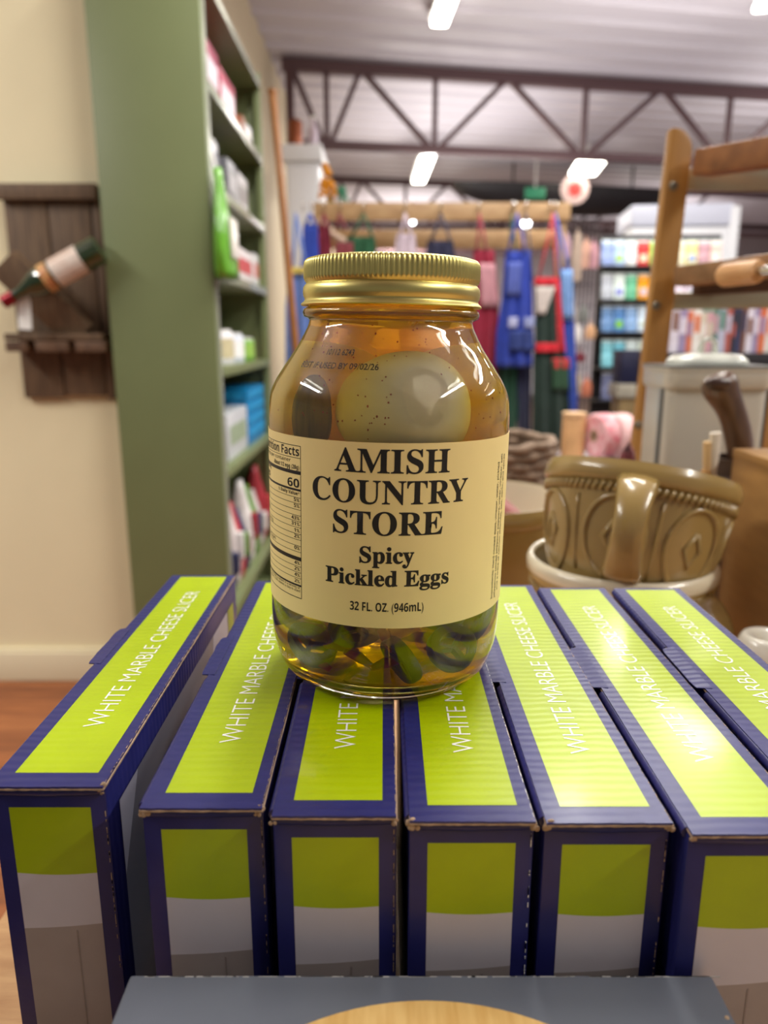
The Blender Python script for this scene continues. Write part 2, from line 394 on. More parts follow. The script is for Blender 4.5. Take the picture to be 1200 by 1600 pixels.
# ------------------------------------------------------------------ seven slicer boxes
W, L, HB = 0.0390, 0.214, TOP - TABLE
def slicer_box(xc, yf, label, dz=0, yaw=0.0, worn=0, seed=0):
    rnd = random.Random(seed)
    H = HB + dz; x0, x1 = -W/2, W/2
    t = thing('slicer_box', label, 'box', (xc, yf, TABLE), (0, 0, yaw), group=None)
    # carton body with its printed faces
    m = MB(); zb = H - 0.0019; e = 0.0012
    m.box((x0+e, e, 0), (x1-.0004, L, zb)); m.build('carton', NAVY, t, bevel=0.0009, seg=2)
    # front panel: bowed lower edge of the lime field, two marble tones below
    m = MB(); fx0, fx1 = x0+0.0068, x1-0.0058; y = e-0.00012
    top = zb-0.0068; n = 12
    def strip(za, zb_, mi, yy=y):
        vs = []; fs = []
        for i in range(n+1):
            s = i/n; x = fx0 + (fx1-fx0)*s
            vs += [(x, yy, za(s)), (x, yy, zb_(s))]
        for i in range(n): fs.append((2*i, 2*i+2, 2*i+3, 2*i+1))
        m.add(vs, fs, mi)
    bow = lambda s: -0.0008*math.sin(PI*s)
    g = lambda s: top-0.0245+bow(s)
    g2 = lambda s: top-0.0462 + 0.002*s + bow(s)*.5
    strip(g, lambda s: top, 0); strip(g2, g, 1); strip(lambda s: 0.007, g2, 2)
    m.build('front_print', [LIME, MARBLE1, MARBLE2], t)
    m = MB(); xs = fx0 + (fx1-fx0)*0.66
    m.box((xs, y-.0001, .007), (xs+.0005, y, top-.047)); m.build('print_line', MARBLE3, t)
    # right-hand side print
    X = x1-.0004+.00012
    def sq(pts, mi): m.add([(X, a, b) for a, b in pts], [tuple(range(len(pts)))], mi)
    m = MB()
    sq([(0.011, 0.008), (L-.011, 0.008), (L-.011, zb-.011), (0.011, zb-.011)], 0)
    m.build('side_print', [GREYP], t)
    m = MB(); X += .0001
    LW = mat('lavender_white_print', (214, 218, 236), .35, coat=.4)
    sq([(0.011, zb-.04), (0.030, zb-.011), (0.011, zb-.011)], 0); m.build('side_picture', LW, t); m = MB()
    sq([(L-.075, zb-.05), (L-.028, zb-.05), (L-.028, zb-.011), (L-.062, zb-.011)], 0); m.build('side_picture', LW, t); m = MB()
    sq([(L-.026, zb-.035), (L-.011, zb-.035), (L-.011, zb-.011), (L-.026, zb-.011)], 0); m.build('side_picture', LIME, t); m = MB()
    sq([(0.047+.014*math.cos(a)+.007*math.sin(a), zb-.055+.026*math.sin(a)) for a in [2*PI*k/28 for k in range(28)]], 0)
    m.build('side_picture', DARKP, t)
    # folded lid sheet: kraft core showing at its cut edges, glossy print on top
    m = MB()
    def sheet(a, b, z0, z1, mi, jag=0.0, k=26):
        (xa, ya), (xb, yb) = a, b
        out = []
        for i in range(k): out.append((xa+(xb-xa)*i/k, ya + rnd.uniform(-jag, jag)))
        for i in range(k): out.append((xb + rnd.uniform(-jag, jag)*.6, ya+(yb-ya)*i/k))
        for i in range(k): out.append((xb+(xa-xb)*i/k, yb))
        for i in range(k): out.append((xa + rnd.uniform(-jag, jag)*.6, yb+(ya-yb)*i/k))
        nn = len(out); vs = [(x, yy, z0) for x, yy in out] + [(x, yy, z1) for x, yy in out]
        m.add(vs, [tuple(reversed(range(nn))), tuple(range(nn, 2*nn))] + [(i, (i+1) % nn, nn+(i+1) % nn, nn+i) for i in range(nn)], mi)
    sheet((x0+.0012, -.0009), (x1-.0002, L-.0006), zb+.0006, H-.0007, 0, .00016); m.build('lid_core', KRAFT, t)
    m = MB(); sheet((x0+.0013, -.0008), (x1-.0005, L-.0004), H-.0007, H, 0, .0001); lid = m.build('lid_sheet', NAVY, t)
    # rounded fold on the left, in front of and behind the locking tab
    for ya, yb in ((0.003, .088), (.133, L-.002)):
        m = MB(); m.tube([(x0+.0016, ya, H-.0022), (x0+.0016, (ya+yb)/2, H-.0021), (x0+.0016, yb, H-.0022)], .0019, 10)
        m.build('rounded_fold', NAVY, t, smooth=0.9)
    m = MB()
    poly = [(x0+.004, .090), (x0-.0016, .0915), (x0-.0020, .0935)] + [(x0-.0021+rnd.uniform(-.0002, .0002), .0935+.036*i/8) for i in range(1, 8)] + [(x0-.0018, .1285), (x0-.0012, .1305), (x0+.004, .1315)]
    nn = len(poly); vs = [(x, yy, H-.0002-(.0005 if x < x0 else 0)) for x, yy in poly] + [(x, yy, H+.0003-(.0006 if x < x0 else 0)) for x, yy in poly]
    m.add(vs, [tuple(reversed(range(nn))), tuple(range(nn, 2*nn))] + [(i, (i+1) % nn, nn+(i+1) % nn, nn+i) for i in range(nn)])
    m.build('locking_tab', NAVY, t)
    # front fold of the carton just under the lid, scuffed white
    m = MB(); m.tube([(x0+.0022, .0022, zb-.0008), (0, .0018, zb-.0010), (x1-.0018, .0022, zb-.0008)], .0019, 10); m.build('front_fold', NAVY, t, smooth=0.9)
    m = MB()
    for i in range(70):
        x = x0+.003+rnd.random()*(W-.006); s = rnd.uniform(.0002, .0008)
        m.box((x, .0001, zb+.0006), (x+s, .0012, zb+.00092+rnd.uniform(0, .0001)))
    for i in range(150):                                            # wear along the right hand crease and right front edge
        yy = rnd.random()*L*0.98; s = rnd.uniform(.0003, .0022)
        m.box((x1-.00075+rnd.uniform(-.0001, .0001), yy, H-.0001), (x1-.00058, yy+s, H+.00006))
        if i < 70:
            z = rnd.random()*(zb-.004); m.box((x1-.0013, e-.0002, z), (x1-.0013+.00022, e+.0002, z+rnd.uniform(.0005, .0022)))
    m.build('worn_flecks', KRAFT if worn < 2 else WHITEP, t)['kind'] = 'stuff'
    for cx_, sg in ((x1-.0012, 1), (x0+.0022, -1)):
        m = MB()                                                    # torn corner
        for i in range(9 if sg > 0 else 5 + 9*worn):
            a = rnd.random()*6; r = rnd.random()*.0016
            m.ball((cx_+r*math.cos(a), -.0001+abs(r*math.sin(a))*.5, zb-.0012+rnd.random()*.003), rnd.uniform(.0002, .0007), 8, 0, (1.4, .8, 1.5))
        m.build('torn_corner', KRAFT, t)['kind'] = 'stuff'
    # lime field and lettering on the lid
    m = MB(); m.add([(x0+.0070, .0070, H+.00006), (x1-.0047, .0070, H+.00006), (x1-.0047, L-.0035, H+.00006), (x0+.0070, L-.0035, H+.00006)], [(0, 1, 2, 3)])
    lf = m.build('lid_print', LIME, t)
    o = put_bm(text_bm('WHITE MARBLE CHEESE SLICER', .148, .0080, offset=-.012), lambda u, v: (0.0012+.0042 - v, .0362+u, H+.00018), 'lettering', WHITEP, lf)
    return t
boxes = [(-.1084, .2095, 'leftmost lime and navy slicer box, set apart from the row by a gap', 0, 0, 0),
         (-.0560, .1985, 'second lime and navy slicer box from the left, left of the jar', 0, 0, 0),
         (-.0153, .1947, 'slicer box under the left half of the pickled egg jar', 0, 0, 0),
         (.0258, .1922, 'slicer box under the right half of the jar, scuffed white at its front left corner', 0, 0, 2),
         (.0660, .1915, 'slicer box just right of the jar, brown torn front left corner', 0, 0, 1),
         (.1068, .1865, 'slicer box with a bright glare, second from the right', 0, .002, 0),
         (.1487, .1860, 'rightmost slicer box, cut off by the right edge of the photo', 0, 0, 0)]
for i, (xc, yf, lb, dz, yaw, worn) in enumerate(boxes):
    slicer_box(xc, yf, lb, dz, yaw, worn, i+3)
# charcoal box in front
GZ = -0.1866
t = thing('charcoal_box', 'charcoal cardboard box in front of the row, round bamboo board pictured on top', 'box', (0.0105, .186, TABLE))
GH = GZ - TABLE; 
m = MB(); m.box((-.0868, -.19, 0), (.0880, -.0012, GH)); m.build('carton', GREYBOX, t, bevel=.0012, seg=3)
m = MB(); rnd = random.Random(5)
for i in range(60):
    x = -.083+rnd.random()*.170; m.box((x, -.0023+rnd.uniform(0, .0002), GH-.0003), (x+rnd.uniform(.0008, .008), -.0019, GH+.00003))
for i in range(60):
    y = -.003-rnd.random()*.02; m.box((.0868, y, GH-.0004), (.0874, y+rnd.uniform(.0004, .0016), GH+.0001-.0003))
m.build('worn_flecks', mat('pale_wear', (176, 174, 170), .8), t)['kind'] = 'stuff'
m = MB()
for i in range(16): m.ball((.0860+rnd.uniform(-.001, .0014), -.0165+rnd.uniform(-.003, .001), GH-.001+rnd.uniform(-.003, .001)), rnd.uniform(.0005, .0012), 8)
m.build('torn_corner', KRAFT, t)
m = MB(); m.lathe([(0.0, GH+.00005), (.079, GH+.00005), (.079, GH+.00025), (0, GH+.00025)], 96, cx=.0015, cy=-.0895)
m.build('bamboo_picture', mat('bamboo_print', (226, 188, 118), .4, col2=(206, 160, 88), scale=22, stretch=(14, 1.5, 1)), t)['label'] = 'printed round bamboo board'

# ------------------------------------------------------------------ jar of pickled eggs
JY = .304
jar = thing('pickled_egg_jar', 'large glass jar of spicy pickled eggs with a gold lid standing on the slicer boxes', 'jar', (0, JY, TOP+.0009), (0, math.radians(1.1), 0))
OUT = [(.0385, .0), (.0405, .0006), (.0438, .0033), (.0460, .0078), (.0478, .0145), (.0485, .022), (.0486, .034), (.0486, .070), (.0487, .104), (.0486, .1095), (.0479, .1155), (.0460, .1203), (.0428, .1255), (.0395, .1303), (.0364, .1350), (.0341, .1393), (.0326, .1425), (.0322, .1440)]
GLASS = bpy.data.materials.new('clear_glass'); GLASS.use_nodes = True
b = GLASS.node_tree.nodes['Principled BSDF']; b.inputs['Transmission Weight'].default_value = 1; b.inputs['Roughness'].default_value = 0.0
b.inputs['IOR'].default_value = 1.5; b.inputs['Base Color'].default_value = (0.97, 0.985, 0.97, 1)
prof = [(0.0, .0032), (.030, .0030), (.0355, .0012)] + smoothprof(OUT, 5) + [(.0330, .1447), (.0345, .1454), (.0349, .1468), (.0345, .1482), (.0330, .1489), (.0322, .1496), (.0318, .1520), (.0318, .1630), (.0310, .1642), (.0296, .1640)]
INN = [(.0292, .1632), (.0292, .1440), (.0298, .1420), (.0312, .1390), (.0335, .1345), (.0366, .1295), (.0400, .1245), (.0430, .1195), (.0448, .1150), (.0457, .1090), (.0459, .1030), (.0459, .030), (.0456, .0200), (.0446, .0135), (.0425, .0085), (.0390, .0058), (.033, .0052), (.0, .0060)]
m = MB(); m.lathe(prof + smoothprof(INN, 4), 144); m.build('glass', GLASS, jar, smooth=True)
# brine
BR = bpy.data.materials.new('amber_brine'); BR.use_nodes = True; nt = BR.node_tree
b = nt.nodes['Principled BSDF']; b.inputs['Transmission Weight'].default_value = 1; b.inputs['Roughness'].default_value = 0.0; b.inputs['IOR'].default_value = 1.34
b.inputs['Base Color'].default_value = (1, 1, 1, 1)
va = nt.nodes.new('ShaderNodeVolumeAbsorption'); va.inputs['Color'].default_value = (0.998, 0.875, 0.0, 1); va.inputs['Density'].default_value = 84
vsn = nt.nodes.new('ShaderNodeVolumeScatter'); vsn.inputs['Color'].default_value = (1.0, 0.80, 0.25, 1); vsn.inputs['Density'].default_value = 12; vsn.inputs['Anisotropy'].default_value = 0.4
ad = nt.nodes.new('ShaderNodeAddShader'); nt.links.new(va.outputs[0], ad.inputs[0]); nt.links.new(vsn.outputs[0], ad.inputs[1])
nt.links.new(ad.outputs[0], nt.nodes['Material Output'].inputs['Volume'])
# the brine wets the wall: its surface sits 0.9 mm inside the glass so no air film shows
bp = [(0, .1600), (.0301, .1600)] + smoothprof([(.0301, .1590), (.0301, .1441)] + [(r+.0009, z-.0002) for r, z in INN[2:-3]] + [(.0398, .0050), (.033, .0043), (0, .0050)], 4)
m = MB(); m.lathe(bp, 144); m.build('brine', BR, jar, smooth=1.2)
# screw band and lid
m = MB(); NR = 118
def knurl(r, z, k, i):
    if .1588 < z < .1660 and r > .0325: return r - .00055*(0.5+0.5*math.cos(2*PI*k/6))**1.0
    return r
squash = lambda P: [(r, z if z < .157 else .157+(z-.157)*.87) for r, z in P]
bandp = [(.0290, .1684), (.0322, .1685), (.0334, .1681), (.0341, .1672), (.0344, .1664), (.0345, .1640), (.0345, .1602), (.0341, .1590), (.0336, .1583), (.0335, .1577), (.0340, .1571), (.0346, .1562), (.0348, .1545), (.0346, .1530), (.0342, .1522), (.0341, .1515), (.0345, .1509), (.0353, .1503), (.0356, .1498), (.0353, .1494), (.0344, .1495), (.0337, .1505), (.0334, .1530), (.0331, .158), (.0326, .1650), (.0290, .1676)]
m.ring(squash(bandp), NR*6, rf=knurl); m.build('screw_band', GOLD, jar, smooth=0.9)
m = MB(); m.lathe(squash([(0, .1684), (.024, .1684), (.027, .1690), (.0290, .1687), (.0305, .1675), (.0305, .1668), (0, .1668)]), 96); m.build('lid_disc', GOLD, jar, smooth=0.6)
# label
LR = .0489; LPHI = math.radians(1.0)
def lab(s, z, r=LR): a = s/LR; return (r*math.sin(a), -r*math.cos(a), z)
z0, z1 = .0338, .1023; m = MB(); n = 90; a0 = -.090; a1 = .088
vs = []
for i in range(n+1):
    s = a0+(a1-a0)*i/n
    vs += [lab(s, z0, LR), lab(s, z1, LR), lab(s, z0, LR-.00025), lab(s, z1, LR-.00025)]
fs = []
for i in range(n):
    k = i*4; fs += [(k, k+4, k+5, k+1), (k+2, k+3, k+7, k+6), (k+1, k+5, k+7, k+3), (k, k+2, k+6, k+4)]
fs += [(0, 1, 3, 2), (n*4, n*4+2, n*4+3, n*4+1)]
m.add(vs, fs); label = m.build('label', LABEL, jar, smooth=0.9)
LT = LR+.00006
CS = .0008
def ltext(s, sc_, zc, w, h, name='lettering', offset=0.0, right=False, fn=None):
    bm = text_bm(s, w, h, offset, step=.0016)
    s0 = sc_ - (w if right else w/2)
    return put_bm(bm, lambda u, v: lab(s0+u, zc+v, LT), name, INK, label)
ltext(bold('AMISH'), CS+.0004, .0917, .0423, .0089, offset=.006)
ltext(bold('COUNTRY'), CS, .0806, .0600, .0089, offset=.006)
ltext(bold('STORE'), CS-.0008, .0692, .0408, .0090, offset=.006)
ltext(bold('Spicy'), CS-.0010, .0588, .0199, .0063, offset=.015)
ltext(bold('Pickled Eggs'), CS-.0006, .0501, .0472, .0062, offset=.015)
ltext(sansb('32 FL. OZ. (946mL)'), CS-.0006, .0403, .0274, .0034)
# nutrition panel
yz = lambda y: .0988 - (y-703)*.000249
NR_, NL = -.0352, -.083
def rule(z, th, s0=NL, s1=NR_, name='rule'):
    k = 26; vs = []; fs = []
    for i in range(k+1): s = s0+(s1-s0)*i/k; vs += [lab(s, z-th/2, LT), lab(s, z+th/2, LT)]
    for i in range(k): fs.append((2*i, 2*i+2, 2*i+3, 2*i+1))
    rm.add(vs, fs)
rm = MB()
for y, th in ((703, .00025), (721, .0002), (743, .0013), (769, .0008), (780.6, .00018), (789.5, .00018), (799, .00018), (808, .00018), (817, .00018), (826.5, .00018), (836.5, .00018), (845.5, .00018), (855, .00018), (864.6, .00018), (875.5, .0015), (887.5, .00018), (897, .00018), (906.5, .00018), (918, .0007), (938, .0003)):
    rule(yz(y), th)
for s in (NR_, NL): rule((yz(703)+yz(938))/2, yz(703)-yz(938), s-.00012, s+.00012)
rm.build('panel_rules', INK, label)
R_ = NR_-.0008
def nt_(s, y, w, h, right=True, s0=None, off=0.0):
    s = sansb(s) if off else sans(s); off = 0
    if s0 is None: ltext(s, R_, yz(y), w, h, right=True, offset=off)
    else: ltext(s, s0+w/2, yz(y), w, h, offset=off)
nt_('Nutrition Facts', 718, .0345, .0033, off=.02)
nt_('servings per container', 728.5, .0300, .0014, s0=NL+.012); nt_('Serving size', 737, .014, .0015, s0=NL+.001, off=.01); nt_('About 1/2 egg (28g)', 738, .0190, .0016, off=.02)
nt_('Amount per serving', 750, .022, .0014, s0=NL+.001, off=.01); nt_('Calories', 764, .020, .0028, s0=NL+.001, off=.02); nt_('60', 765.5, .0072, .0033, off=.03)
nt_('% Daily Value*', 777, .0145, .0013, off=.02)
for s_, y, pc in (('Total Fat 3.5g', 787, '5%'), ('Saturated Fat 1g', 796, '5%'), ('Trans Fat 0g', 805.5, ''), ('Cholesterol 130mg', 815, '43%'), ('Sodium 710mg', 824, '31%'), ('Total Carbohydrate 2g', 834, '1%'), ('Dietary Fiber 1g', 843, '2%'), ('Total Sugars 0g', 852, ''), ('Includes 0g Added Sugars', 861.5, '0%'), ('Vitamin D', 885, '4%'), ('Calcium', 894.5, '2%'), ('Iron', 904, '4%'), ('Potassium', 914, '2%')):
    nt_(s_, y, .00115*len(s_), .0014, s0=NL+.001)
    if pc: nt_(pc, y, .0016*len(pc), .0014, off=.03)
nt_('*The % Daily Value tells you how much a nutrient in a serving of', 923.5, .0455, .0010); nt_('food contributes to a daily diet. 2,000 calories a day is used', 928.5, .0455, .0010); nt_('for general nutrition advice.', 933.5, .020, .0010, s0=NL+.001)
def vtext(s, s_at, za, zb_, h):
    bm = text_bm(sans(s), zb_-za, h, .012)
    return put_bm(bm, lambda u, v: lab(s_at - v, za+u, LT), 'lettering', INK, label)
vtext('Ingredients: Hard cooked eggs, vinegar, water, pickled', .0512, .0375, .0925, .0016)
vtext('jalapenos (sliced jalapeno peppers, water, vinegar, salt', .0542, .0370, .0955, .0016)
vtext('and a trace of calcium chloride), salt, garlic, and spices', .0572, .0395, .0950, .0016)
# best-by code printed on the shoulder of the glass
sprof = smoothprof(OUT, 5)
def rad(z):
    for (r0, za), (r1, zb_) in zip(sprof, sprof[1:]):
        if za <= z <= zb_: return r0+(r1-r0)*(z-za)/(zb_-za+1e-9)
    return sprof[-1][0]
def code(s, phi0, phi1, z, h, rise=0):
    w = 1.0; bm = text_bm(s, w, None, .012, step=.04)
    ys = .729*w
    sy = max(v.co.y for v in bm.verts)
    def fn(u, v):
        zz = z + h*v/sy + rise*u; a = phi0+(phi1-phi0)*u; r = rad(zz)+.00012
        return (r*math.sin(a), -r*math.cos(a), zz)
    put_bm(bm, fn, 'date_code', INK, jar)
DG = math.radians
code('10112 6243', DG(-37), DG(-20), .1315, .0021); code('BEST IF USED BY 09/02/26', DG(-52), DG(-6), .1268, .0021)
# contents
EGG = mat('pickled_egg_white', (255, 243, 208), .7, spec=.2, vary=.02, scale=30)
EGG.node_tree.nodes['Principled BSDF'].inputs['Emission Strength'].default_value = 0
JAL = mat('pickled_jalapeno', (120, 124, 28), .4, col2=(84, 88, 20), scale=90)
RED = mat('red_chili_skin', (150, 40, 16), .35, vary=.2, scale=80)
def egg(c, r, rot=(0, 0, 0), lb=None):
    m = MB(); P = []
    for i in range(25):
        a = PI*i/24; P.append((max(0, math.sin(a))*(1-.10*math.cos(a)), -math.cos(a)*1.14))
    m.lathe(P, 48)
    o = m.build('egg', EGG, jar, smooth=True, loc=c); o.scale = (r, r, r); o.rotation_euler = rot
    if lb: o['label'] = lb
egg((.0046, -.0246, .1108), .0198, (0.2, 1.45, 0), 'whole peeled egg against the front glass above the label')
egg((-.020, .016, .108), .0195, (1.2, .6, 0)); egg((.021, .019, .106), .0190, (.4, .3, 0))
egg((.016, -.019, .070), .0200, (.3, 1.0, 0)); egg((-.021, -.014, .072), .0200, (.9, .4, 0)); egg((.0, .023, .068), .0200, (.2, 1.2, 0))
egg((-.004, .010, .031), .0200, (1.2, .8, 0))
def slice_(c, rot, r=.011, mm=JAL, nm='jalapeno_slice'):
    m = MB(); m.ring([(r*.62, -.0022), (r*.95, -.0024), (r, -.0015), (r, .0015), (r*.95, .0024), (r*.62, .0022), (r*.58, 0)], 28)
    for a in (0.3, 2.4, 4.5): m.bar((0, 0, 0), (r*.7*math.cos(a), r*.7*math.sin(a), 0), .0018, .003)
    o = m.build(nm, mm, jar, smooth=.8, loc=c); o.rotation_euler = rot
m = MB(); m.ball((0, 0, 0), .0088, 24, 0, (.85, .6, 1.55)); m.build('pepper_piece', mat('dark_olive_pepper', (140, 118, 36), .5, col2=(104, 92, 28), scale=120, stretch=(4, 4, .5)), jar, smooth=True, loc=(-.0262, -.0225, .1080))
for i, (x, y, z, a, b_) in enumerate([(-.026, -.020, .017, .5, .3), (.024, -.024, .018, .7, -.4), (.006, -.031, .016, 1.1, .1), (-.010, -.026, .027, .9, .5), (.031, -.004, .024, .3, .9), (-.033, .002, .024, .2, -.9), (.018, -.012, .031, .4, .5), (.010, .020, .012, .1, .2), (-.018, .016, .013, .2, .1)]):
    slice_((x, y, z), (a, b_, i), .0100)
rnd = random.Random(8)
for i in range(12):
    a = rnd.uniform(-PI*.95, -.05*PI); r = rnd.uniform(.016, .036); z = rnd.uniform(.010, .026); q = Vector((r*math.cos(a), r*math.sin(a), z)); d = Vector((rnd.uniform(-1, 1), rnd.uniform(-.4, .4), rnd.uniform(-.3, .5))).normalized()*.007
    MB().tube([q-d, q+Vector((0, 0, .001)), q+d], [.0008, .0024, .0012], 8, flat=.5).build('chili_strip', RED, jar, smooth=True)
m = MB()                                                            # flakes of spice near the glass
for i in range(150):
    z = rnd.uniform(.106, .142); a = rnd.uniform(-1.2, 1.2); rr = min(rad(z), .0487)-.0036-abs(rnd.gauss(0, .0006))
    if i < 45:                                                     # on the front egg
        u = rnd.uniform(-1, 1); v = rnd.uniform(-.8, 1); 
        if u*u+v*v > .9: continue
        c_ = Vector((.004+u*.0205, -.0246-.0196*math.sqrt(max(0, 1-u*u-v*v)), .111+v*.0190))
    else: c_ = Vector((rr*math.sin(a), -rr*math.cos(a), z))
    m.ball(c_, rnd.uniform(.00018, .0004), 6, 0, (1, .6, rnd.uniform(.7, 1.5)))
m.build('spice_flakes', mat('red_pepper_flake', (170, 60, 10), .5), jar)['kind'] = 'stuff'

# ------------------------------------------------------------------ wine rack board on the cream wall
WY = 2.15
def wz(px, py, Y=WY): q = at(px, py, Y); return q.x, q.z
t = thing('wine_rack', 'dark wooden wall rack of upright boards on the cream wall', 'wine rack', (wz(95, 460)[0], WY, wz(95, 460)[1]))
ox, oz = t.location.x, t.location.z
xl = wz(20, 400)[0]; xr = -0.70; ztop = wz(90, 293)[1]; zbot = wz(100, 621)[1]
nb = 4; bw = .118
for i in range(nb):
    a = xl + i*bw; bb = a + bw - .004
    dz = (0, .006, -.004, .003)[i]
    MB().box((a-ox, -.022, zbot-oz+dz), (min(bb, -.765)-ox, -.001, ztop-oz)).build('board', DARKWOOD, t, bevel=.003)
zz0, zz1 = wz(80, 316)[1], wz(80, 291)[1]
MB().box((wz(6, 300)[0]-ox, -.046, zz0-oz), (-.764-ox, -.022, zz1-oz)).build('top_rail', DARKWOOD, t, bevel=.003)
s1 = wz(90, 521, 2.07)[1]; s0 = wz(90, 547, 2.07)[1]; sx0 = wz(12, 530, 2.07)[0]
MB().box((sx0-ox, -.10, s1-oz-.018), (-.764-ox, -.022, s1-oz)).build('glass_shelf', DARKWOOD, t, bevel=.003)
for a, bb in ((12, 44), (58, 108), (120, 165)):
    xa, xb = wz(a, 540, 2.06)[0], wz(bb, 540, 2.06)[0]
    MB().box((xa-ox, -.105, s0-oz-.004), (xb-ox, -.022, s0-oz+.024)).build('glass_slot_block', wood('mid_brown_wood', (112, 84, 62), (84, 62, 46), (3, 3, 3), 9, .6), t, bevel=.003)
pa = at(6, 409, 2.04); pb = at(128, 524, 2.10)
MB().bar(pa-t.location, pb-t.location, .085, .045, up=(0, -1, 0)).build('slanted_bottle_holder', DARKWOOD, t, bevel=.003)
# bottle lying in the rack
nb0 = at(42, 452, 1.99); nb1 = at(158, 388, 2.02); d = (nb1-nb0)
t = thing('wine_bottle', 'green glass wine bottle lying slanted in the wall rack', 'bottle', nb1, d.to_track_quat('-Z', 'Y').to_euler())
BL = 0.29
GG = mat('dark_green_glass', (24, 44, 14), .08, spec=.8, coat=1.0)
prof = [(0, 0.006), (.028, .0), (.036, .004), (.037, .012), (.037, .165), (.034, .190), (.024, .212), (.0155, .235), (.0145, .275), (.0165, .277), (.0165, .285), (.0145, .288), (0, .288)]
m = MB(); m.lathe(prof, 32); m.build('glass', GG, t, smooth=.7)
def wrap(r, z0_, z1_, a0_, a1_, mm, nm):
    m = MB(); vs = []; fs = []; n = 20
    for i in range(n+1):
        a = a0_+(a1_-a0_)*i/n; vs += [(r*math.cos(a), r*math.sin(a), z0_), (r*math.cos(a), r*math.sin(a), z1_)]
    for i in range(n): fs.append((2*i, 2*i+2, 2*i+3, 2*i+1))
    m.add(vs, fs); return m.build(nm, mm, t, smooth=True)
wrap(.0374, .055, .135, 0, 2*PI, mat('cream_bottle_label', (216, 206, 196), .5, col2=(206, 176, 160), scale=16), 'label')
wrap(.0374, .142, .165, 0, 2*PI, mat('gold_bottle_band', (214, 174, 110), .4, col2=(170, 90, 60), scale=30), 'neck_label')
wrap(.0170, .255, .286, 0, 2*PI, mat('red_foil', (130, 20, 34), .3, metal=.5), 'foil')
p = at(38, 484, 2.0)
t = thing('price_tag', 'white paper tag hanging by a string from the wine rack', 'tag', p, (0, .06, 0))
MB().prism([(-.017, -.05), (.017, -.05), (.017, .025), (.006, .045), (-.006, .045), (-.017, .025)], -.001, .001).build('card', WHITEP, t)
MB().tube([(0, 0, .04), (.004, .01, .085)], .0012, 6).build('string', WHITEP, t)

# ------------------------------------------------------------------ sage green shelf unit
XW = -.735; XF = -.452; Y0, Y1 = 2.05, 3.0
t = thing('shelf_unit', 'tall sage green shelf unit standing against the wall', 'shelf unit', ((XW+XF)/2, Y0, FLOOR))
ox, oz = t.location.x, FLOOR
GEDGE = mat('sage_green_lit_edge', (150, 156, 138), .25, coat=.4)  # paler than the panels: light reflected on the edges is put into the colour
MB().box((XW-ox, 0, 0), (XF-ox, .022, 2.0)).build('end_panel', GREEN, t, bevel=.002)
MB().box((XW-ox, Y1-Y0-.022, 0), (XF-ox, Y1-Y0, 1.98)).build('far_panel', GREEN, t, bevel=.002)
MB().box((XW-ox, .022, 0), (XW-ox+.012, Y1-Y0-.022, 2.0)).build('back_panel', GREEN, t)
MB().box((XF-ox-.022, .0221, 0), (XF-ox+.002, .05, 1.96)).build('face_stile', GEDGE, t, bevel=.002)
MB().box((XF-ox-.022, Y1-Y0-.05, 0), (XF-ox+.002, Y1-Y0-.0221, 1.96)).build('face_stile', GREEN, t, bevel=.002)
SZ = [-.98, -.80, -.375, -.085, .178, .400, .640, .895]
for i, z in enumerate(SZ):
    MB().box((XW-ox+.012, .0221, z-oz-.022), (XF-ox-.022 if i == 0 else XF-ox-.001, Y1-Y0-.0221, z-oz)).build('shelf', GREEN, t, bevel=.002)
    if i: MB().box((XF-ox-.0011, .05, z-oz-.024), (XF-ox+.004, Y1-Y0-.05, z-oz+.001)).build('shelf_edge', GEDGE if i > 3 else GREEN, t, bevel=.001)
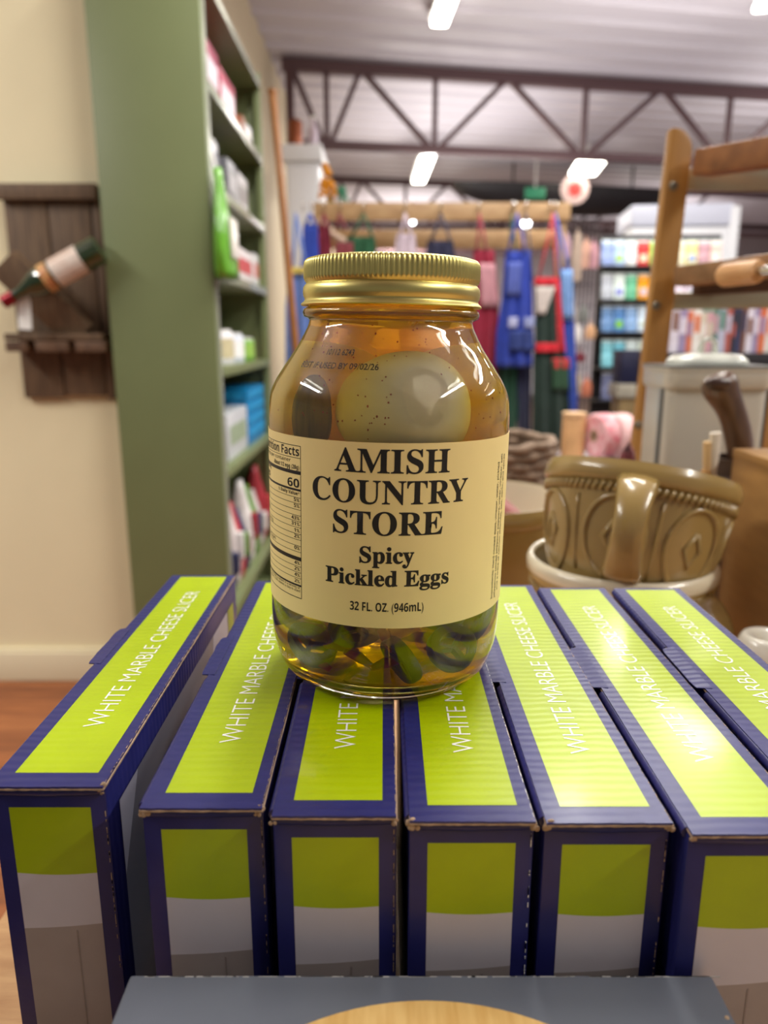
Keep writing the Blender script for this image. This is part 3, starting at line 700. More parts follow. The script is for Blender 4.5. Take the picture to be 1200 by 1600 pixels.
# goods on the shelves; sx(px) gives the depth at which the front plane crosses that column
def sy_(px, X=-.47): return -X*F/(600-px)/CT*0.995
def goods(name, label, cat, px0, px1, zi, h, col, kind='box', X=-.475, dx=.14, col2=None, parts=None):
    ya, yb = sy_(px0, X), sy_(px1, X); ya = max(ya, Y0+.06); yb = min(yb, Y1-.03)
    z = SZ[zi]; c = (X-dx/2, (ya+yb)/2, z+.0005); hy = (yb-ya)/2
    o = thing(name, label, cat, c)
    mm = colour(col, .35, 'pack'); m2 = colour(col2 or (235, 232, 228), .4, 'pack')
    if kind == 'box':
        MB().box((-dx/2, -hy, 0), (dx/2, hy, h)).build('carton', mm, o, bevel=.004)
        MB().box((dx/2, -hy*.8, h*.3), (dx/2+.0008, hy*.8, h*.72)).build('printed_panel', m2, o)
        MB().box((-dx/2*.7, -hy-.0008, h*.3), (dx/2*.7, -hy, h*.72)).build('printed_panel', m2, o)
    elif kind == 'tin':
        r = min(hy, dx/2); MB().lathe([(0, 0), (r*.96, 0), (r, .004), (r, h-.004), (r*.96, h), (0, h)], 24).build('can', mm, o, smooth=.7)
        MB().ring([(r, h*.2), (r+.001, h*.2), (r+.001, h*.8), (r, h*.8)], 24).build('paper_band', m2, o)
        MB().lathe([(0, h), (r*.9, h), (r*.9, h+.008), (0, h+.008)], 24).build('lid', colour((210, 210, 205), .3, 'pack'), o)
    elif kind == 'bag':
        vs = []; fs = []; n = 10; k = 14
        for i in range(n+1):
            s = i/n
            for j in range(k):
                a = 2*PI*j/k; pin = (1-.75*s**3)*(0.8+.2*math.sin(PI*s)); rx = dx/2*pin*(1+.12*math.sin(3*a+5*s)); ry = hy*(1-.25*s**2)*(1+.08*math.cos(4*a+3*s))
                vs.append((rx*math.cos(a), ry*math.sin(a), h*s))
        for i in range(n):
            for j in range(k): fs.append((i*k+j, i*k+(j+1) % k, (i+1)*k+(j+1) % k, (i+1)*k+j))
        fs += [tuple(reversed(range(k))), tuple(range(n*k, n*k+k))]
        MB().add(vs, fs).build('pouch', mm, o, smooth=True)
        MB().box((dx*.40, -hy*.45, h*.3), (dx*.40+.02, hy*.45, h*.6)).build('printed_panel', m2, o, bevel=.003)
    return o
goods('gift_box', 'crimson and white box at the near end of the second shelf down', 'box', 338, 362, 6, .14, (150, 44, 80), col2=(214, 206, 216))
goods('gift_box', 'crimson box with white stripes, right neighbour of the near crimson box', 'box', 363, 384, 6, .125, (168, 56, 84), col2=(224, 210, 220))
goods('stuffed_toy', 'orange brown soft pouch beyond the crimson boxes', 'pouch', 386, 398, 6, .12, (176, 112, 70), 'bag', col2=(150, 86, 52))
goods('white_tin', 'white tin at the far end of the shelf beside the orange pouch', 'tin', 400, 414, 6, .085, (222, 222, 226), 'tin')
goods('glass_canister', 'silvery canister at the near end above the green bag', 'canister', 340, 352, 5, .13, (176, 178, 186), 'tin', col2=(120, 122, 134))
goods('glass_canister', 'silvery canister second from the near end above the green bag', 'canister', 354, 366, 5, .15, (190, 190, 196), 'tin', col2=(130, 130, 140))
goods('grey_box', 'dark grey box beyond the silvery canisters', 'box', 368, 382, 5, .13, (92, 92, 100), col2=(170, 168, 172))
goods('grey_box', 'pale grey box farthest along the canister shelf', 'box', 384, 397, 5, .125, (172, 168, 170), col2=(120, 112, 112))
goods('teal_box', 'flat teal box lying behind the green bag', 'box', 340, 372, 4, .05, (20, 120, 170), col2=(60, 160, 200))
goods('food_box', 'white and red striped box beyond the green bag', 'box', 376, 400, 4, .11, (224, 216, 216), col2=(196, 84, 88))
goods('food_box', 'upright white box at the far end beside the striped one', 'box', 402, 409, 4, .12, (214, 214, 214), col2=(206, 120, 120))
goods('lime_carton', 'slim yellow green carton at the far end of the teal box shelf', 'carton', 410, 418, 4, .09, (176, 190, 40), col2=(150, 170, 30))
goods('jar_of_sauce', 'white capped container at the near end of the fifth shelf', 'container', 342, 356, 3, .085, (216, 218, 226), 'tin', col2=(160, 170, 190))
goods('jar_of_sauce', 'white and beige container second on the fifth shelf', 'container', 358, 372, 3, .10, (220, 220, 224), 'tin', col2=(196, 186, 150))
goods('jar_of_sauce', 'pale blue white container third on the fifth shelf', 'container', 374, 388, 3, .09, (200, 208, 222), 'tin', col2=(230, 230, 230))
goods('green_tin', 'green tin before the pink one on the fifth shelf', 'tin', 390, 404, 3, .075, (110, 160, 60), 'tin', col2=(140, 180, 80))
goods('pink_tin', 'pink tin at the far end of the fifth shelf', 'tin', 405, 417, 3, .072, (214, 130, 136), 'tin', col2=(230, 160, 160))
goods('candle_jar', 'pale striped carton in front of the blue boxes', 'carton', 350, 382, 2, .145, (196, 200, 204), dx=.07, col2=(150, 168, 140))
for k in range(4):
    goods('blue_box', ['flat bright blue box at the bottom of the stack', 'bright blue box second from the bottom of the stack', 'bright blue box third from the bottom of the stack', 'topmost bright blue box of the stack'][k], 'box', 384, 419, 2, .043, (14, 128, 186), col2=(30, 150, 206)).location.z += .0445*k + .02
MB().box((-.07, -.2, 0), (.07, .2, .02)).build('base_tray', colour((20, 110, 160), .4, 'pack'), None, loc=(-.545, 2.75, SZ[2]+.0005))
o = bpy.data.objects['base_tray']; tag(o, 'shallow blue tray beneath the stack of blue boxes', 'tray')
cs = [(60, 66, 104), (222, 216, 214), (180, 60, 66), (52, 56, 90), (226, 224, 222), (90, 140, 50), (198, 190, 188), (160, 50, 60)]
lbs = ['navy', 'cream', 'red', 'dark blue', 'white', 'grass green', 'pale grey', 'crimson']
for i in range(8):
    goods('fabric_pouch', '%s patterned cloth pouch, %s from the near end of the lowest visible shelf' % (lbs[i], ORD[i]), 'pouch', 350+i*8.2, 357.4+i*8.2, 1, .22+.04*((i*5) % 3), cs[i], 'bag', dx=.10, col2=cs[(i+3) % 8], X=-.47)
# green package hanging in front of the unit
p = at(350, 440, 2.12); pt = at(338, 300, 2.12); X = XF+.035
o = thing('green_package', 'bright green plastic package with a white label hanging on the shelf edge', 'package', (-.420, 2.08, at(350, 436, 2.08).z), (0, -.03, 0))
GP = mat('green_plastic_wrap', (96, 160, 44), .18, coat=.8, vary=.15, scale=20, bump=.6, bscale=40)
vs = []; fs = []; n = 14; k = 16; hh = .27
for i in range(n+1):
    s = i/n; wv = .085*(1-.8*s**2.2)*(.75+.25*math.sin(PI*min(1, s*1.3)))
    for j in range(k):
        a = 2*PI*j/k; vs.append((.028*(1-.5*s)*math.cos(a)*(1+.15*math.sin(4*s+2*a)), wv*math.sin(a)-.03*s, hh*s))
for i in range(n):
    for j in range(k): fs.append((i*k+j, i*k+(j+1) % k, (i+1)*k+(j+1) % k, (i+1)*k+j))
fs += [tuple(reversed(range(k))), tuple(range(n*k, n*k+k))]
MB().add(vs, fs).build('wrapper', GP, o, smooth=True)
MB().box((.022, -.045, .05), (.030, .035, .15)).build('printed_label', colour((226, 222, 214), .3, 'pack'), o, bevel=.003)
MB().tube([(0, -.03, .265), (-.01, -.03, .31)], .003, 6).build('hanging_loop', WHITEP, o)
# leaning stick beyond the unit
a = at(426, 143, 3.08); b_ = at(458, 500, 3.06); d = (b_-a).normalized(); tt = (FLOOR-a.z)/d.z; b_ = a+d*tt
t = thing('wooden_pole', 'long orange brown wooden pole leaning beyond the green shelf unit', 'pole', b_)
MB().bar(Vector((0, 0, .002)), a-b_, .028, .022).build('shaft', wood('orange_brown_wood', (166, 108, 52), (136, 84, 38), (6, 6, 1), 8), t, bevel=.005)
MB().bar((a-b_)*.995, (a-b_)*1.004, .034, .028).build('end_cap', wood('orange_brown_wood', (166, 108, 52), (136, 84, 38), (6, 6, 1), 8), t, bevel=.004)

# ------------------------------------------------------------------ white cupboard behind, with things on top
cy0 = 4.55; pa = at(446, 226, cy0); pb = at(498, 226, cy0)
t = thing('white_cupboard', 'tall white cupboard beyond the wooden pole, left of the aprons', 'cupboard', ((pa.x+pb.x)/2, cy0, FLOOR))
wd = pb.x-pa.x; hh = pa.z-FLOOR; WP = mat('white_cupboard_paint', (222, 223, 228), .4)
MB().box((-wd/2, 0, 0), (wd/2, .5, hh-.09)).build('body', WP, t, bevel=.004)
MB().box((-wd/2-.02, -.03, hh-.09), (wd/2+.02, .52, hh)).build('cornice', WP, t, bevel=.01)
MB().box((-wd/2+.01, -.015, .08), (wd/2-.01, 0, hh-.12)).build('door', WP, t, bevel=.004)
MB().ball((wd/2-.03, -.025, hh*.55), .012).build('knob', CHROME, bpy.data.objects[-1] if False else t, smooth=True)
p = at(462, 221, cy0+.15)
t = thing('copper_pot', 'copper brown canister on top of the white cupboard', 'canister', (p.x, p.y, FLOOR+hh+.001))
MB().lathe([(0, 0), (.04, 0), (.042, .01), (.042, .15), (.036, .16), (0, .16)], 24).build('can', mat('copper', (136, 74, 46), .35, metal=.6), t, smooth=.7)
MB().ball((0, 0, .168), .010).build('knob', mat('copper', (136, 74, 46), .35, metal=.6), t, smooth=True)
p = at(490, 221, cy0+.15)
t = thing('white_bottle', 'pale lilac bottle beside the copper canister', 'bottle', (p.x, p.y, FLOOR+hh+.001))
MB().lathe([(0, 0), (.026, 0), (.028, .01), (.028, .11), (.012, .14), (.012, .17), (0, .17)], 20).build('glass', colour((206, 190, 206), .3, 'pack'), t, smooth=.7)
MB().lathe([(0, .17), (.014, .17), (.014, .185), (0, .185)], 16).build('cap', WHITEP, t)

# ------------------------------------------------------------------ apron rack
AY = 3.7
bl = at(490, 316, AY); br = at(892, 322, AY); zb0 = at(690, 344, AY).z
BOARD = wood('pale_pine', (194, 160, 116), (172, 136, 94), (1.5, 6, 6), 8)
t = thing('apron_rack', 'pale wooden rack with hooks from which the aprons hang', 'rack', ((bl.x+br.x)/2, AY, FLOOR))
ox = t.location.x
MB().box((bl.x-ox, 0, zb0-FLOOR), (br.x-ox, .025, bl.z-FLOOR)).build('top_board', BOARD, t, bevel=.003)
z2 = at(690, 372, AY+.25).z
MB().box((bl.x-ox+.02, .25, z2-FLOOR-.05), (br.x-ox, .275, z2-FLOOR+.04)).build('rear_board', BOARD, t, bevel=.003)
for x in (bl.x-ox+.01, br.x-ox-.05):
    MB().box((x, .025, 0), (x+.04, .065, bl.z-FLOOR)).build('post', BOARD, t)
    MB().box((x, .065, z2-FLOOR-.05), (x+.04, .25, z2-FLOOR)).build('side_arm', BOARD, t)
pc = at(515, 360, AY-.02)
m = MB(); c0 = Vector((bl.x-ox+.02, -.015, zb0-FLOOR)); m.tube([c0, c0+Vector((.06, 0, -.06)), c0+Vector((.14, 0, -.11))], .016, 8); m.build('curved_bracket', mat('pale_pink_wood', (214, 184, 160), .5), t, smooth=True)
def hook(x):
    m = MB(); m.tube([(x, 0, zb0-FLOOR+.05), (x, -.03, zb0-FLOOR+.04), (x, -.045, zb0-FLOOR+.055), (x, -.045, zb0-FLOOR+.075)], .004, 8)
    m.build('hook', CHROME, t, smooth=True)
def cloth(pts, Y, mm, nm, par, o0, th=.004, amp=.010, fr=3.0, dy=0.0):
    """pts: rows of (px_left, px_right, py) read as widths at depth Y; folded sheet with real thickness"""
    rows = []
    for i in range(len(pts)-1):
        for j in range(6):
            s = j/6; rows.append(tuple(pts[i][k]*(1-s)+pts[i+1][k]*s for k in range(3)))
    rows.append(pts[-1]); n = 22; vs = []; fs = []
    for sgn in (0, 1):
        for (l, r_, y) in rows:
            for i in range(n+1):
                s = i/n; q = at(l+(r_-l)*s, y, Y); dep = (y-pts[0][2])/(pts[-1][2]-pts[0][2]+1e-6)
                yy = q.y + dy + amp*(.3+dep)*math.sin(s*fr*2*PI + .8*dep) + sgn*th
                vs.append((q.x-o0[0], yy-o0[1], q.z-o0[2]))
    R = len(rows); N1 = n+1; off = R*N1
    for i in range(R-1):
        for j in range(n):
            a = i*N1+j; fs += [(a, a+1, a+N1+1, a+N1), (off+a, off+a+N1, off+a+N1+1, off+a+1)]
    for i in range(R-1):
        a = i*N1; fs.append((a, a+N1, off+a+N1, off+a)); a += n; fs.append((a, off+a, off+a+N1, a+N1))
    for j in range(n):
        fs.append((j, off+j, off+j+1, j+1)); a = (R-1)*N1+j; fs.append((a, a+1, off+a+1, off+a))
    return MB().add(vs, fs).build(nm, mm, par, smooth=True)
def apron(label, hx, straps, body, col, extra=(), Y=AY-.06, scol=None, fr=2.5):
    h = at(hx, 333, Y); o = thing('apron', label, 'apron', h, group=None)
    cm = colour(col, .85, 'cloth', sheen=.3); sm = colour(scol or col, .85, 'cloth', sheen=.3)
    hook(h.x-ox)
    for (bx, by) in straps:
        q = at(bx, by, Y); v = q-h
        MB().tube([(0, 0, 0), v*.5+Vector((.003, -.004, 0)), v], [.006, .009, .009], 8, flat=.35).build('neck_strap', sm, o, smooth=True)
    cloth(body, Y, cm, 'body', o, h, fr=fr)
    for nm, pts, c2 in extra:
        cloth(pts, Y, colour(c2, .85, 'cloth', sheen=.3), nm, o, h, th=.003, amp=.004, fr=fr, dy=-.022)
    return o
apron('royal blue apron at the left end of the rack, beside the white cupboard', 484, [(478, 352), (492, 352)], [(474, 496, 350), (470, 500, 420), (466, 505, 700)], (40, 70, 176), Y=AY-.10)
apron('denim blue apron with a yellow top hem, left of the jar neck', 462, [(456, 425), (478, 425)], [(452, 482, 418), (446, 486, 480), (446, 486, 700)], (96, 124, 190), [('hem', [(452, 482, 418), (452, 482, 428)], (206, 186, 90))], Y=AY-.35)
apron('maroon apron between the blue and the green one', 506, [(500, 360), (514, 360)], [(498, 516, 352), (496, 520, 420), (494, 524, 640)], (128, 26, 52))
apron('dark red apron behind the jar lid, left of the green straps', 530, [(524, 360), (540, 360)], [(524, 552, 378), (522, 556, 640)], (120, 40, 50), Y=AY-.13)
apron('bottle green apron hanging by long straps above the jar lid', 568, [(548, 372), (582, 372)], [(542, 586, 370), (536, 592, 430), (532, 596, 660)], (26, 84, 52))
apron('white and pink apron above the middle of the jar lid', 633, [(624, 372), (643, 372)], [(620, 648, 365), (612, 656, 430), (606, 660, 660)], (206, 190, 204))
apron('dark navy apron above the right half of the jar lid', 689, [(672, 380), (704, 380)], [(668, 708, 376), (660, 716, 430), (656, 720, 660)], (34, 36, 66))
apron('crimson apron with a pale printed bib right of the jar lid', 749, [(744, 395), (760, 395)], [(740, 772, 390), (736, 780, 470), (728, 776, 580), (728, 776, 690)], (146, 24, 54), [('printed_bib', [(748, 772, 412), (752, 778, 480)], (206, 150, 160))])
apron('royal blue apron with white prints and two pockets', 808, [(792, 400), (822, 400)], [(790, 828, 392), (784, 832, 470), (776, 832, 520), (774, 831, 574)], (30, 56, 158), [('print', [(794, 814, 410), (790, 812, 462)], (80, 96, 176)), ('print', [(794, 808, 496), (793, 807, 512)], (176, 180, 214)), ('print', [(818, 834, 496), (818, 834, 512)], (150, 160, 204)), ('pocket', [(796, 832, 516), (796, 834, 548)], (34, 54, 120))], Y=AY-.12)
apron('bottle green apron hanging lowest under the blue one', 800, [(790, 440), (808, 440)], [(780, 815, 520), (776, 816, 580), (772, 804, 690)], (22, 72, 50), Y=AY-.03)
apron('midnight navy apron beneath the blue one, right of the lowest green', 822, [(812, 440), (832, 440)], [(812, 832, 520), (809, 830, 600), (809, 829, 700)], (18, 24, 66), Y=AY-.04)
apron('dark green apron with red trim, pale speckled bib and red pocket', 864, [(840, 440), (868, 440)], [(836, 872, 436), (836, 876, 540), (833, 886, 560), (832, 892, 700)], (24, 48, 40), [('speckled_bib', [(836, 866, 448), (838, 850, 492)], (206, 196, 190)), ('red_trim', [(834, 872, 434), (834, 872, 446)], (206, 30, 48)), ('red_trim', [(866, 873, 440), (870, 882, 548)], (200, 34, 52)), ('red_waistband', [(836, 880, 536), (836, 882, 550)], (206, 30, 46)), ('pocket', [(862, 886, 562), (862, 888, 610)], (32, 70, 44)), ('pocket_trim', [(861, 888, 560), (862, 889, 576)], (200, 30, 46))], Y=AY-.10, scol=(190, 30, 50))
apron('light blue apron at the right end with a royal blue skirt', 868, [(876, 440), (892, 440)], [(874, 894, 420), (876, 898, 520), (880, 902, 620), (880, 900, 690)], (36, 74, 176), [('printed_bib', [(876, 893, 422), (876, 895, 500)], (120, 160, 214))], Y=AY-.03)

# orange artificial flowers and greenery standing on the rack
p = at(516, 317, AY+.012)
t = thing('flower_bunch', 'bunch of orange flowers on the left end of the apron rack', 'flowers', (p.x, AY+.012, bl.z+.001))
rnd = random.Random(2); m = MB()
for i in range(46):
    a = rnd.random()*6.28; h = rnd.random()*.15; r = (.055*(1-h/.18))*rnd.random()
    m.ball((r*math.cos(a)-.015, r*math.sin(a)*.5, h+.012), rnd.uniform(.008, .014), 8)
m.build('petals', colour((214, 140, 14), .7, 'petal'), t)['kind'] = 'stuff'
for i in range(5): MB().tube([(rnd.uniform(-.02, .04), 0, 0), (rnd.uniform(-.03, .06), 0, .07)], .003, 6).build('stem', colour((70, 110, 50), .7, 'leafy'), t)
m = MB()
for i in range(14): m.ball((rnd.uniform(.04, .08), rnd.uniform(-.01, .01), .012+rnd.random()*.05), .009, 8, 0, (1, .4, 1.5))
m.build('leaves', colour((60, 130, 100), .7, 'leafy'), t)['kind'] = 'stuff'

# ------------------------------------------------------------------ hanging utensils rack right of the aprons
UY = 4.0
pa = at(884, 345, UY); pb = at(934, 345, UY)
t = thing('grid_panel', 'dark wire grid panel right of the aprons', 'display panel', ((pa.x+pb.x)/2, UY, FLOOR))
gw = pb.x-pa.x; gh = at(900, 340, UY).z-FLOOR; ox2 = t.location.x; WIRE = mat('dark_wire', (70, 66, 70), .5, metal=.4)
for i in range(9): MB().tube([(-gw/2+gw*i/8, 0, .02), (-gw/2+gw*i/8, 0, gh)], .003, 6).build('upright_wire', WIRE, t)
for i in range(16): MB().tube([(-gw/2, 0, .05+(gh-.06)*i/15), (gw/2, 0, .05+(gh-.06)*i/15)], .003, 6).build('cross_wire', WIRE, t)
MB().box((-gw/2, -.05, 0), (gw/2, .15, .03)).build('foot', WIRE, t)
ut = [(888, 362, 880, 404, (196, 160, 176), 'pink lilac'), (902, 360, 902, 440, (176, 156, 140), 'taupe'), (914, 372, 918, 420, (206, 160, 140), 'salmon'), (926, 376, 930, 420, (190, 140, 150), 'dusty pink'),
      (892, 470, 895, 520, (170, 160, 150), 'stone grey'), (910, 476, 914, 504, (110, 112, 108), 'charcoal'), (900, 505, 902, 535, (226, 220, 216), 'white'), (922, 505, 924, 530, (206, 160, 120), 'peach'), (906, 548, 908, 560, (110, 30, 44), 'wine red'), (898, 580, 900, 615, (180, 160, 120), 'sand'), (916, 590, 918, 620, (190, 110, 80), 'rust orange')]
for i, (px, py, qx, qy, col, nm) in enumerate(ut):
    a = at(px, py, UY-.05); b_ = at(qx, qy, UY-.05); hgt = max(.06, a.z-b_.z); c = Vector(((a.x+b_.x)/2, UY-.04, a.z))
    t = thing('oven_glove', '%s cloth item hanging on the wire panel, %s' % (nm, ['first of the top row', 'second of the top row', 'third of the top row', 'right end of the top row', 'left of the middle rows', 'dark one of the middle rows', 'palest of the middle rows', 'right end of the middle rows', 'small, below the palest', 'near the bottom left', 'near the bottom right'][i]), 'kitchen textile', c)
    w2 = .026
    MB().prism([(-w2, -hgt), (w2, -hgt*.98), (w2*1.05, -hgt*.4), (w2*.5, -.01), (-w2*.5, -.01), (-w2*1.05, -hgt*.45)], -.008, .008).build('body', colour(col, .8, 'cloth', sheen=.3), t, bevel=.004)
    MB().tube([(0, 0, -.012), (0, .004, .01), (0, .035, .012)], .003, 6).build('loop', colour(col, .8, 'cloth', sheen=.3), t)

# ------------------------------------------------------------------ packet rack
PY = 4.4
pa = at(940, 372, PY); pb = at(1130, 372, PY)
t = thing('packet_rack', 'black stand holding rows of colourful packets', 'display stand', ((pa.x+pb.x)/2, PY, FLOOR))
pw = pb.x-pa.x; BK = mat('black_metal', (34, 32, 36), .5)
rows = [374, 426, 476, 530, 580]
MB().box((-pw/2, .02, 0), (pw/2, .04, at(1000, 366, PY).z-FLOOR)).build('back_panel', BK, t)
for y in rows: z = at(1000, y+43, PY).z-FLOOR; MB().box((-pw/2, -.09, z-.012), (pw/2, .02, z)).build('ledge', BK, t)
MB().box((-pw/2, -.15, 0), (pw/2, .15, .05)).build('plinth', BK, t)
pcol = [[((150, 170, 220), 'periwinkle'), ((176, 200, 240), 'pale blue'), ((224, 226, 226), 'white'), ((222, 60, 60), 'red'), ((170, 210, 100), 'light green'), ((206, 216, 110), 'yellow green'), ((226, 220, 190), 'ivory'), ((226, 216, 150), 'pale yellow'), ((190, 150, 160), 'mauve'), ((226, 190, 180), 'blush')],
        [((190, 196, 206), 'silver'), ((222, 236, 230), 'ice white'), ((110, 190, 150), 'mint'), ((240, 160, 20), 'orange'), ((140, 146, 220), 'violet blue'), ((226, 226, 236), 'off-white'), ((210, 196, 210), 'pale lilac'), ((200, 180, 200), 'lilac'), ((226, 226, 230), 'plain white'), ((200, 160, 170), 'rose')],
        [((110, 150, 200), 'steel blue'), ((90, 140, 200), 'mid blue'), ((140, 176, 220), 'sky blue'), ((210, 226, 240), 'frost'), ((130, 200, 50), 'bright green'), ((226, 230, 230), 'chalk'), ((206, 220, 210), 'pale sage'), ((226, 226, 226), 'snow'), ((190, 200, 226), 'pale denim'), ((220, 220, 200), 'bone')],
        [((130, 200, 214), 'aqua'), ((110, 190, 210), 'turquoise'), ((206, 222, 222), 'pearl'), ((216, 230, 216), 'pale mint'), ((226, 226, 226), 'milk white'), ((180, 200, 206), 'grey blue'), ((214, 210, 206), 'light grey'), ((206, 206, 220), 'pale violet'), ((226, 220, 214), 'linen'), ((214, 200, 200), 'shell')],
        [((110, 116, 150), 'slate'), ((190, 190, 224), 'lavender'), ((90, 96, 130), 'dark slate'), ((206, 200, 220), 'pale mauve')]]
rn = ['top', 'second', 'third', 'fourth', 'lowest']; on = ['first', 'second', 'third', 'fourth', 'fifth', 'sixth', 'seventh', 'eighth', 'ninth', 'tenth']
for ri, rc in enumerate(pcol):
    for ci, (col, nm) in enumerate(rc):
        px = 950 + ci*19; py = rows[ri]
        a = at(px, py, PY-.06); z = at(1000, py+43, PY).z; h = a.z-z-.002; wv = .031
        o = thing('packet', '%s packet, %s from the left in the %s row of the stand' % (nm, on[ci], rn[ri]), 'packet', (a.x, PY-.055, z+.001), (-.06, 0, 0))
        m = MB(); m.box((-wv, -.014, 0), (wv, .010, h*.5)); m.box((-wv, -.008, h*.5), (wv, .004, h*.92)); m.build('pouch', colour(col, .3, 'pack'), o, bevel=.004)
        MB().box((-wv, -.004, h*.92), (wv, .001, h)).build('sealed_top', colour((225, 235, 232), .3, 'pack'), o)
        c2 = rc[(ci+3) % len(rc)][0]
        if ci % 2: MB().box((-wv*.6, -.0152, h*.15), (wv*.6, -.014, h*.42)).build('printed_panel', colour(c2, .3, 'pack'), o)
p = at(984, 600, 3.3); pt_ = at(984, 547, 3.3)
t = thing('navy_box', 'dark navy box left of the wooden upright', 'box', (p.x, 3.3, FLOOR))
hz = pt_.z-FLOOR; MB().box((-.045, 0, p.z-FLOOR), (.045, .12, hz)).build('carton', colour((22, 24, 56), .5, 'pack'), t, bevel=.004)
MB().box((-.055, -.01, p.z-FLOOR-.06), (.055, .13, p.z-FLOOR)).build('pedestal_top', colour((170, 165, 150), .5, 'pack'), t, bevel=.004)
MB().box((-.04, 0, 0), (.04, .12, p.z-FLOOR-.06)).build('pedestal', colour((150, 128, 90), .5, 'pack'), t)
# white cabinet far right
cy1 = 5.1; pa = at(1014, 330, cy1); pb = at(1145, 318, cy1)
t = thing('white_cabinet', 'large white cabinet seen behind the wooden upright', 'cabinet', ((pa.x+pb.x)/2, cy1+.15, FLOOR), (0, 0, -.12))
wd = (pb.x-pa.x)*1.18; hh = pb.z-FLOOR+.02
MB().box((-wd/2, 0, 0), (wd/2, .5, hh-.14)).build('body', mat('white_cupboard_paint', (222, 223, 228), .4), t, bevel=.01)
MB().box((-wd/2-.01, -.02, hh-.135), (wd/2+.01, .5, hh)).build('top_box', mat('lilac_white_paint', (200, 203, 220), .4), t, bevel=.012)
MB().box((wd/2-.01, -.03, 0), (wd/2+.05, .05, hh-.02)).build('side_post', mat('white_cupboard_paint', (222, 223, 228), .4), t, bevel=.005)
for x in (-wd/4, wd/4): MB().box((x-wd/4+.01, -.012, .1), (x+wd/4-.01, 0, hh-.16)).build('door', mat('white_cupboard_paint', (222, 223, 228), .4), t, bevel=.004)
# ------------------------------------------------------------------ row of books on a black shelf at the right
BYY = 2.6
z = at(1100, 551, BYY).z; x0 = at(1043, 551, BYY).x; x1 = at(1260, 551, BYY).x
t = thing('black_shelf', 'black topped shelf carrying the row of upright books', 'shelf', ((x0+x1)/2, BYY, FLOOR))
ww = (x1-x0)/2
MB().box((-ww, -.03, z-FLOOR-.06), (ww, .30, z-FLOOR)).build('top', BK, t, bevel=.003)
for x in (-ww+.02, ww-.02): MB().box((x-.02, 0, 0), (x+.02, .28, z-FLOOR-.06)).build('side', BK, t)
MB().box((-ww, .27, 0), (ww, .29, z-FLOOR-.06)).build('back', BK, t)
rnd = random.Random(11); x = x0+.01; bc = [((214, 208, 220), 'white'), ((196, 150, 160), 'rose'), ((60, 62, 92), 'navy'), ((226, 222, 216), 'ivory'), ((170, 90, 80), 'brick red'), ((150, 136, 170), 'lilac'), ((90, 130, 116), 'sea green'), ((120, 80, 60), 'brown'), ((200, 190, 170), 'beige'), ((50, 50, 60), 'black'), ((206, 110, 70), 'orange'), ((180, 180, 200), 'pale grey')]
i = 0
while x < x1-.05 and i < 24:
    w_ = rnd.choice((.014, .018, .022, .026)); h = rnd.uniform(.125, .19); col, nm = bc[(i*5) % 12]
    o = thing('book', '%s book, %s' % (nm, '%s from the wooden upright on the black shelf' % ORD[i]), 'book', (x+w_/2, BYY+.01, z+.0005), group=None)
    MB().box((-w_/2+.001, .004, .002), (w_/2-.001, .13, h-.002)).build('pages', colour((226, 220, 206), .7, 'pack'), o)
    m = MB(); m.box((-w_/2, 0, 0), (w_/2, .003, h)); m.box((-w_/2, .003, 0), (-w_/2+.001, .135, h)); m.box((w_/2-.001, .003, 0), (w_/2, .135, h)); m.build('cover', colour(col, .4, 'pack'), o)
    MB().box((-w_/2*.7, -.0006, h*.4), (w_/2*.7, 0, h*.75)).build('spine_title', colour(bc[(i*5+7) % 12][0], .4, 'pack'), o)
    x += w_+.0015; i += 1
# ------------------------------------------------------------------ pink ribbon roll and wire basket
p = at(952, 682, 1.9)
WB = mat('pale_wire', (190, 184, 186), .35, metal=.7)
bx0 = at(880, 690, 1.9).x; bx1 = at(985, 690, 1.9).x; bz = at(930, 718, 1.9).z
t = thing('wire_basket', 'pale wire stand behind the bowls, under the pink rolls', 'wire stand', ((bx0+bx1)/2, 1.9, FLOOR))
bw_ = bx1-bx0
for i in range(15):
    x = -bw_/2+bw_*i/14; MB().tube([(x, -.06, .0), (x, -.06, bz-FLOOR)], .0022, 6).build('upright_wire', WB, t)
for k in range(5):
    zz = (bz-FLOOR)-.06*k-.002; MB().tube([(-bw_/2, -.06, zz), (bw_/2, -.06, zz), (bw_/2, .10, zz), (-bw_/2, .10, zz), (-bw_/2, -.06, zz)], .003, 6).build('rim_wire', WB, t)
MB().box((-bw_/2, -.06, bz-FLOOR), (bw_/2, .10, bz-FLOOR+.004)).build('tray', WB, t)
r = .058
for k, (px, lb) in enumerate(((938, 'pink and white twine roll, left one of the pair'), (966, 'pale pink twine roll, right one of the pair beside the wooden upright'))):
    q = at(px, 682, 1.9); o = thing('ribbon_roll', lb, 'ribbon roll', (q.x, 1.9, bz+.0045+r))
    m = MB(); pr = []
    for i in range(14):
        s = -.018+.036*i/13; pr.append((r-.004+.003*(i % 2), s))
    m.ring([(.015, -.020), (r-.006, -.020)] + pr + [(r-.006, .020), (.015, .020)], 40)
    ob = m.build('twine', mat('pink_twine', (222, 130, 144), .8, col2=(238, 206, 208), scale=60) if k == 0 else mat('pale_pink_twine', (236, 200, 200), .8, vary=.1, scale=80), o, smooth=.6); ob.rotation_euler = (0, PI/2, .35)
    ob = MB().ring([(.010, -.021), (.016, -.021), (.016, .021), (.010, .021)], 24).build('core', KRAFT, o); ob.rotation_euler = (0, PI/2, .35)
p = at(912, 655, 1.95)
t = thing('peach_tin', 'round peach coloured tin standing on the wire stand', 'tin', (p.x-.030, 1.93, bz+.0045))
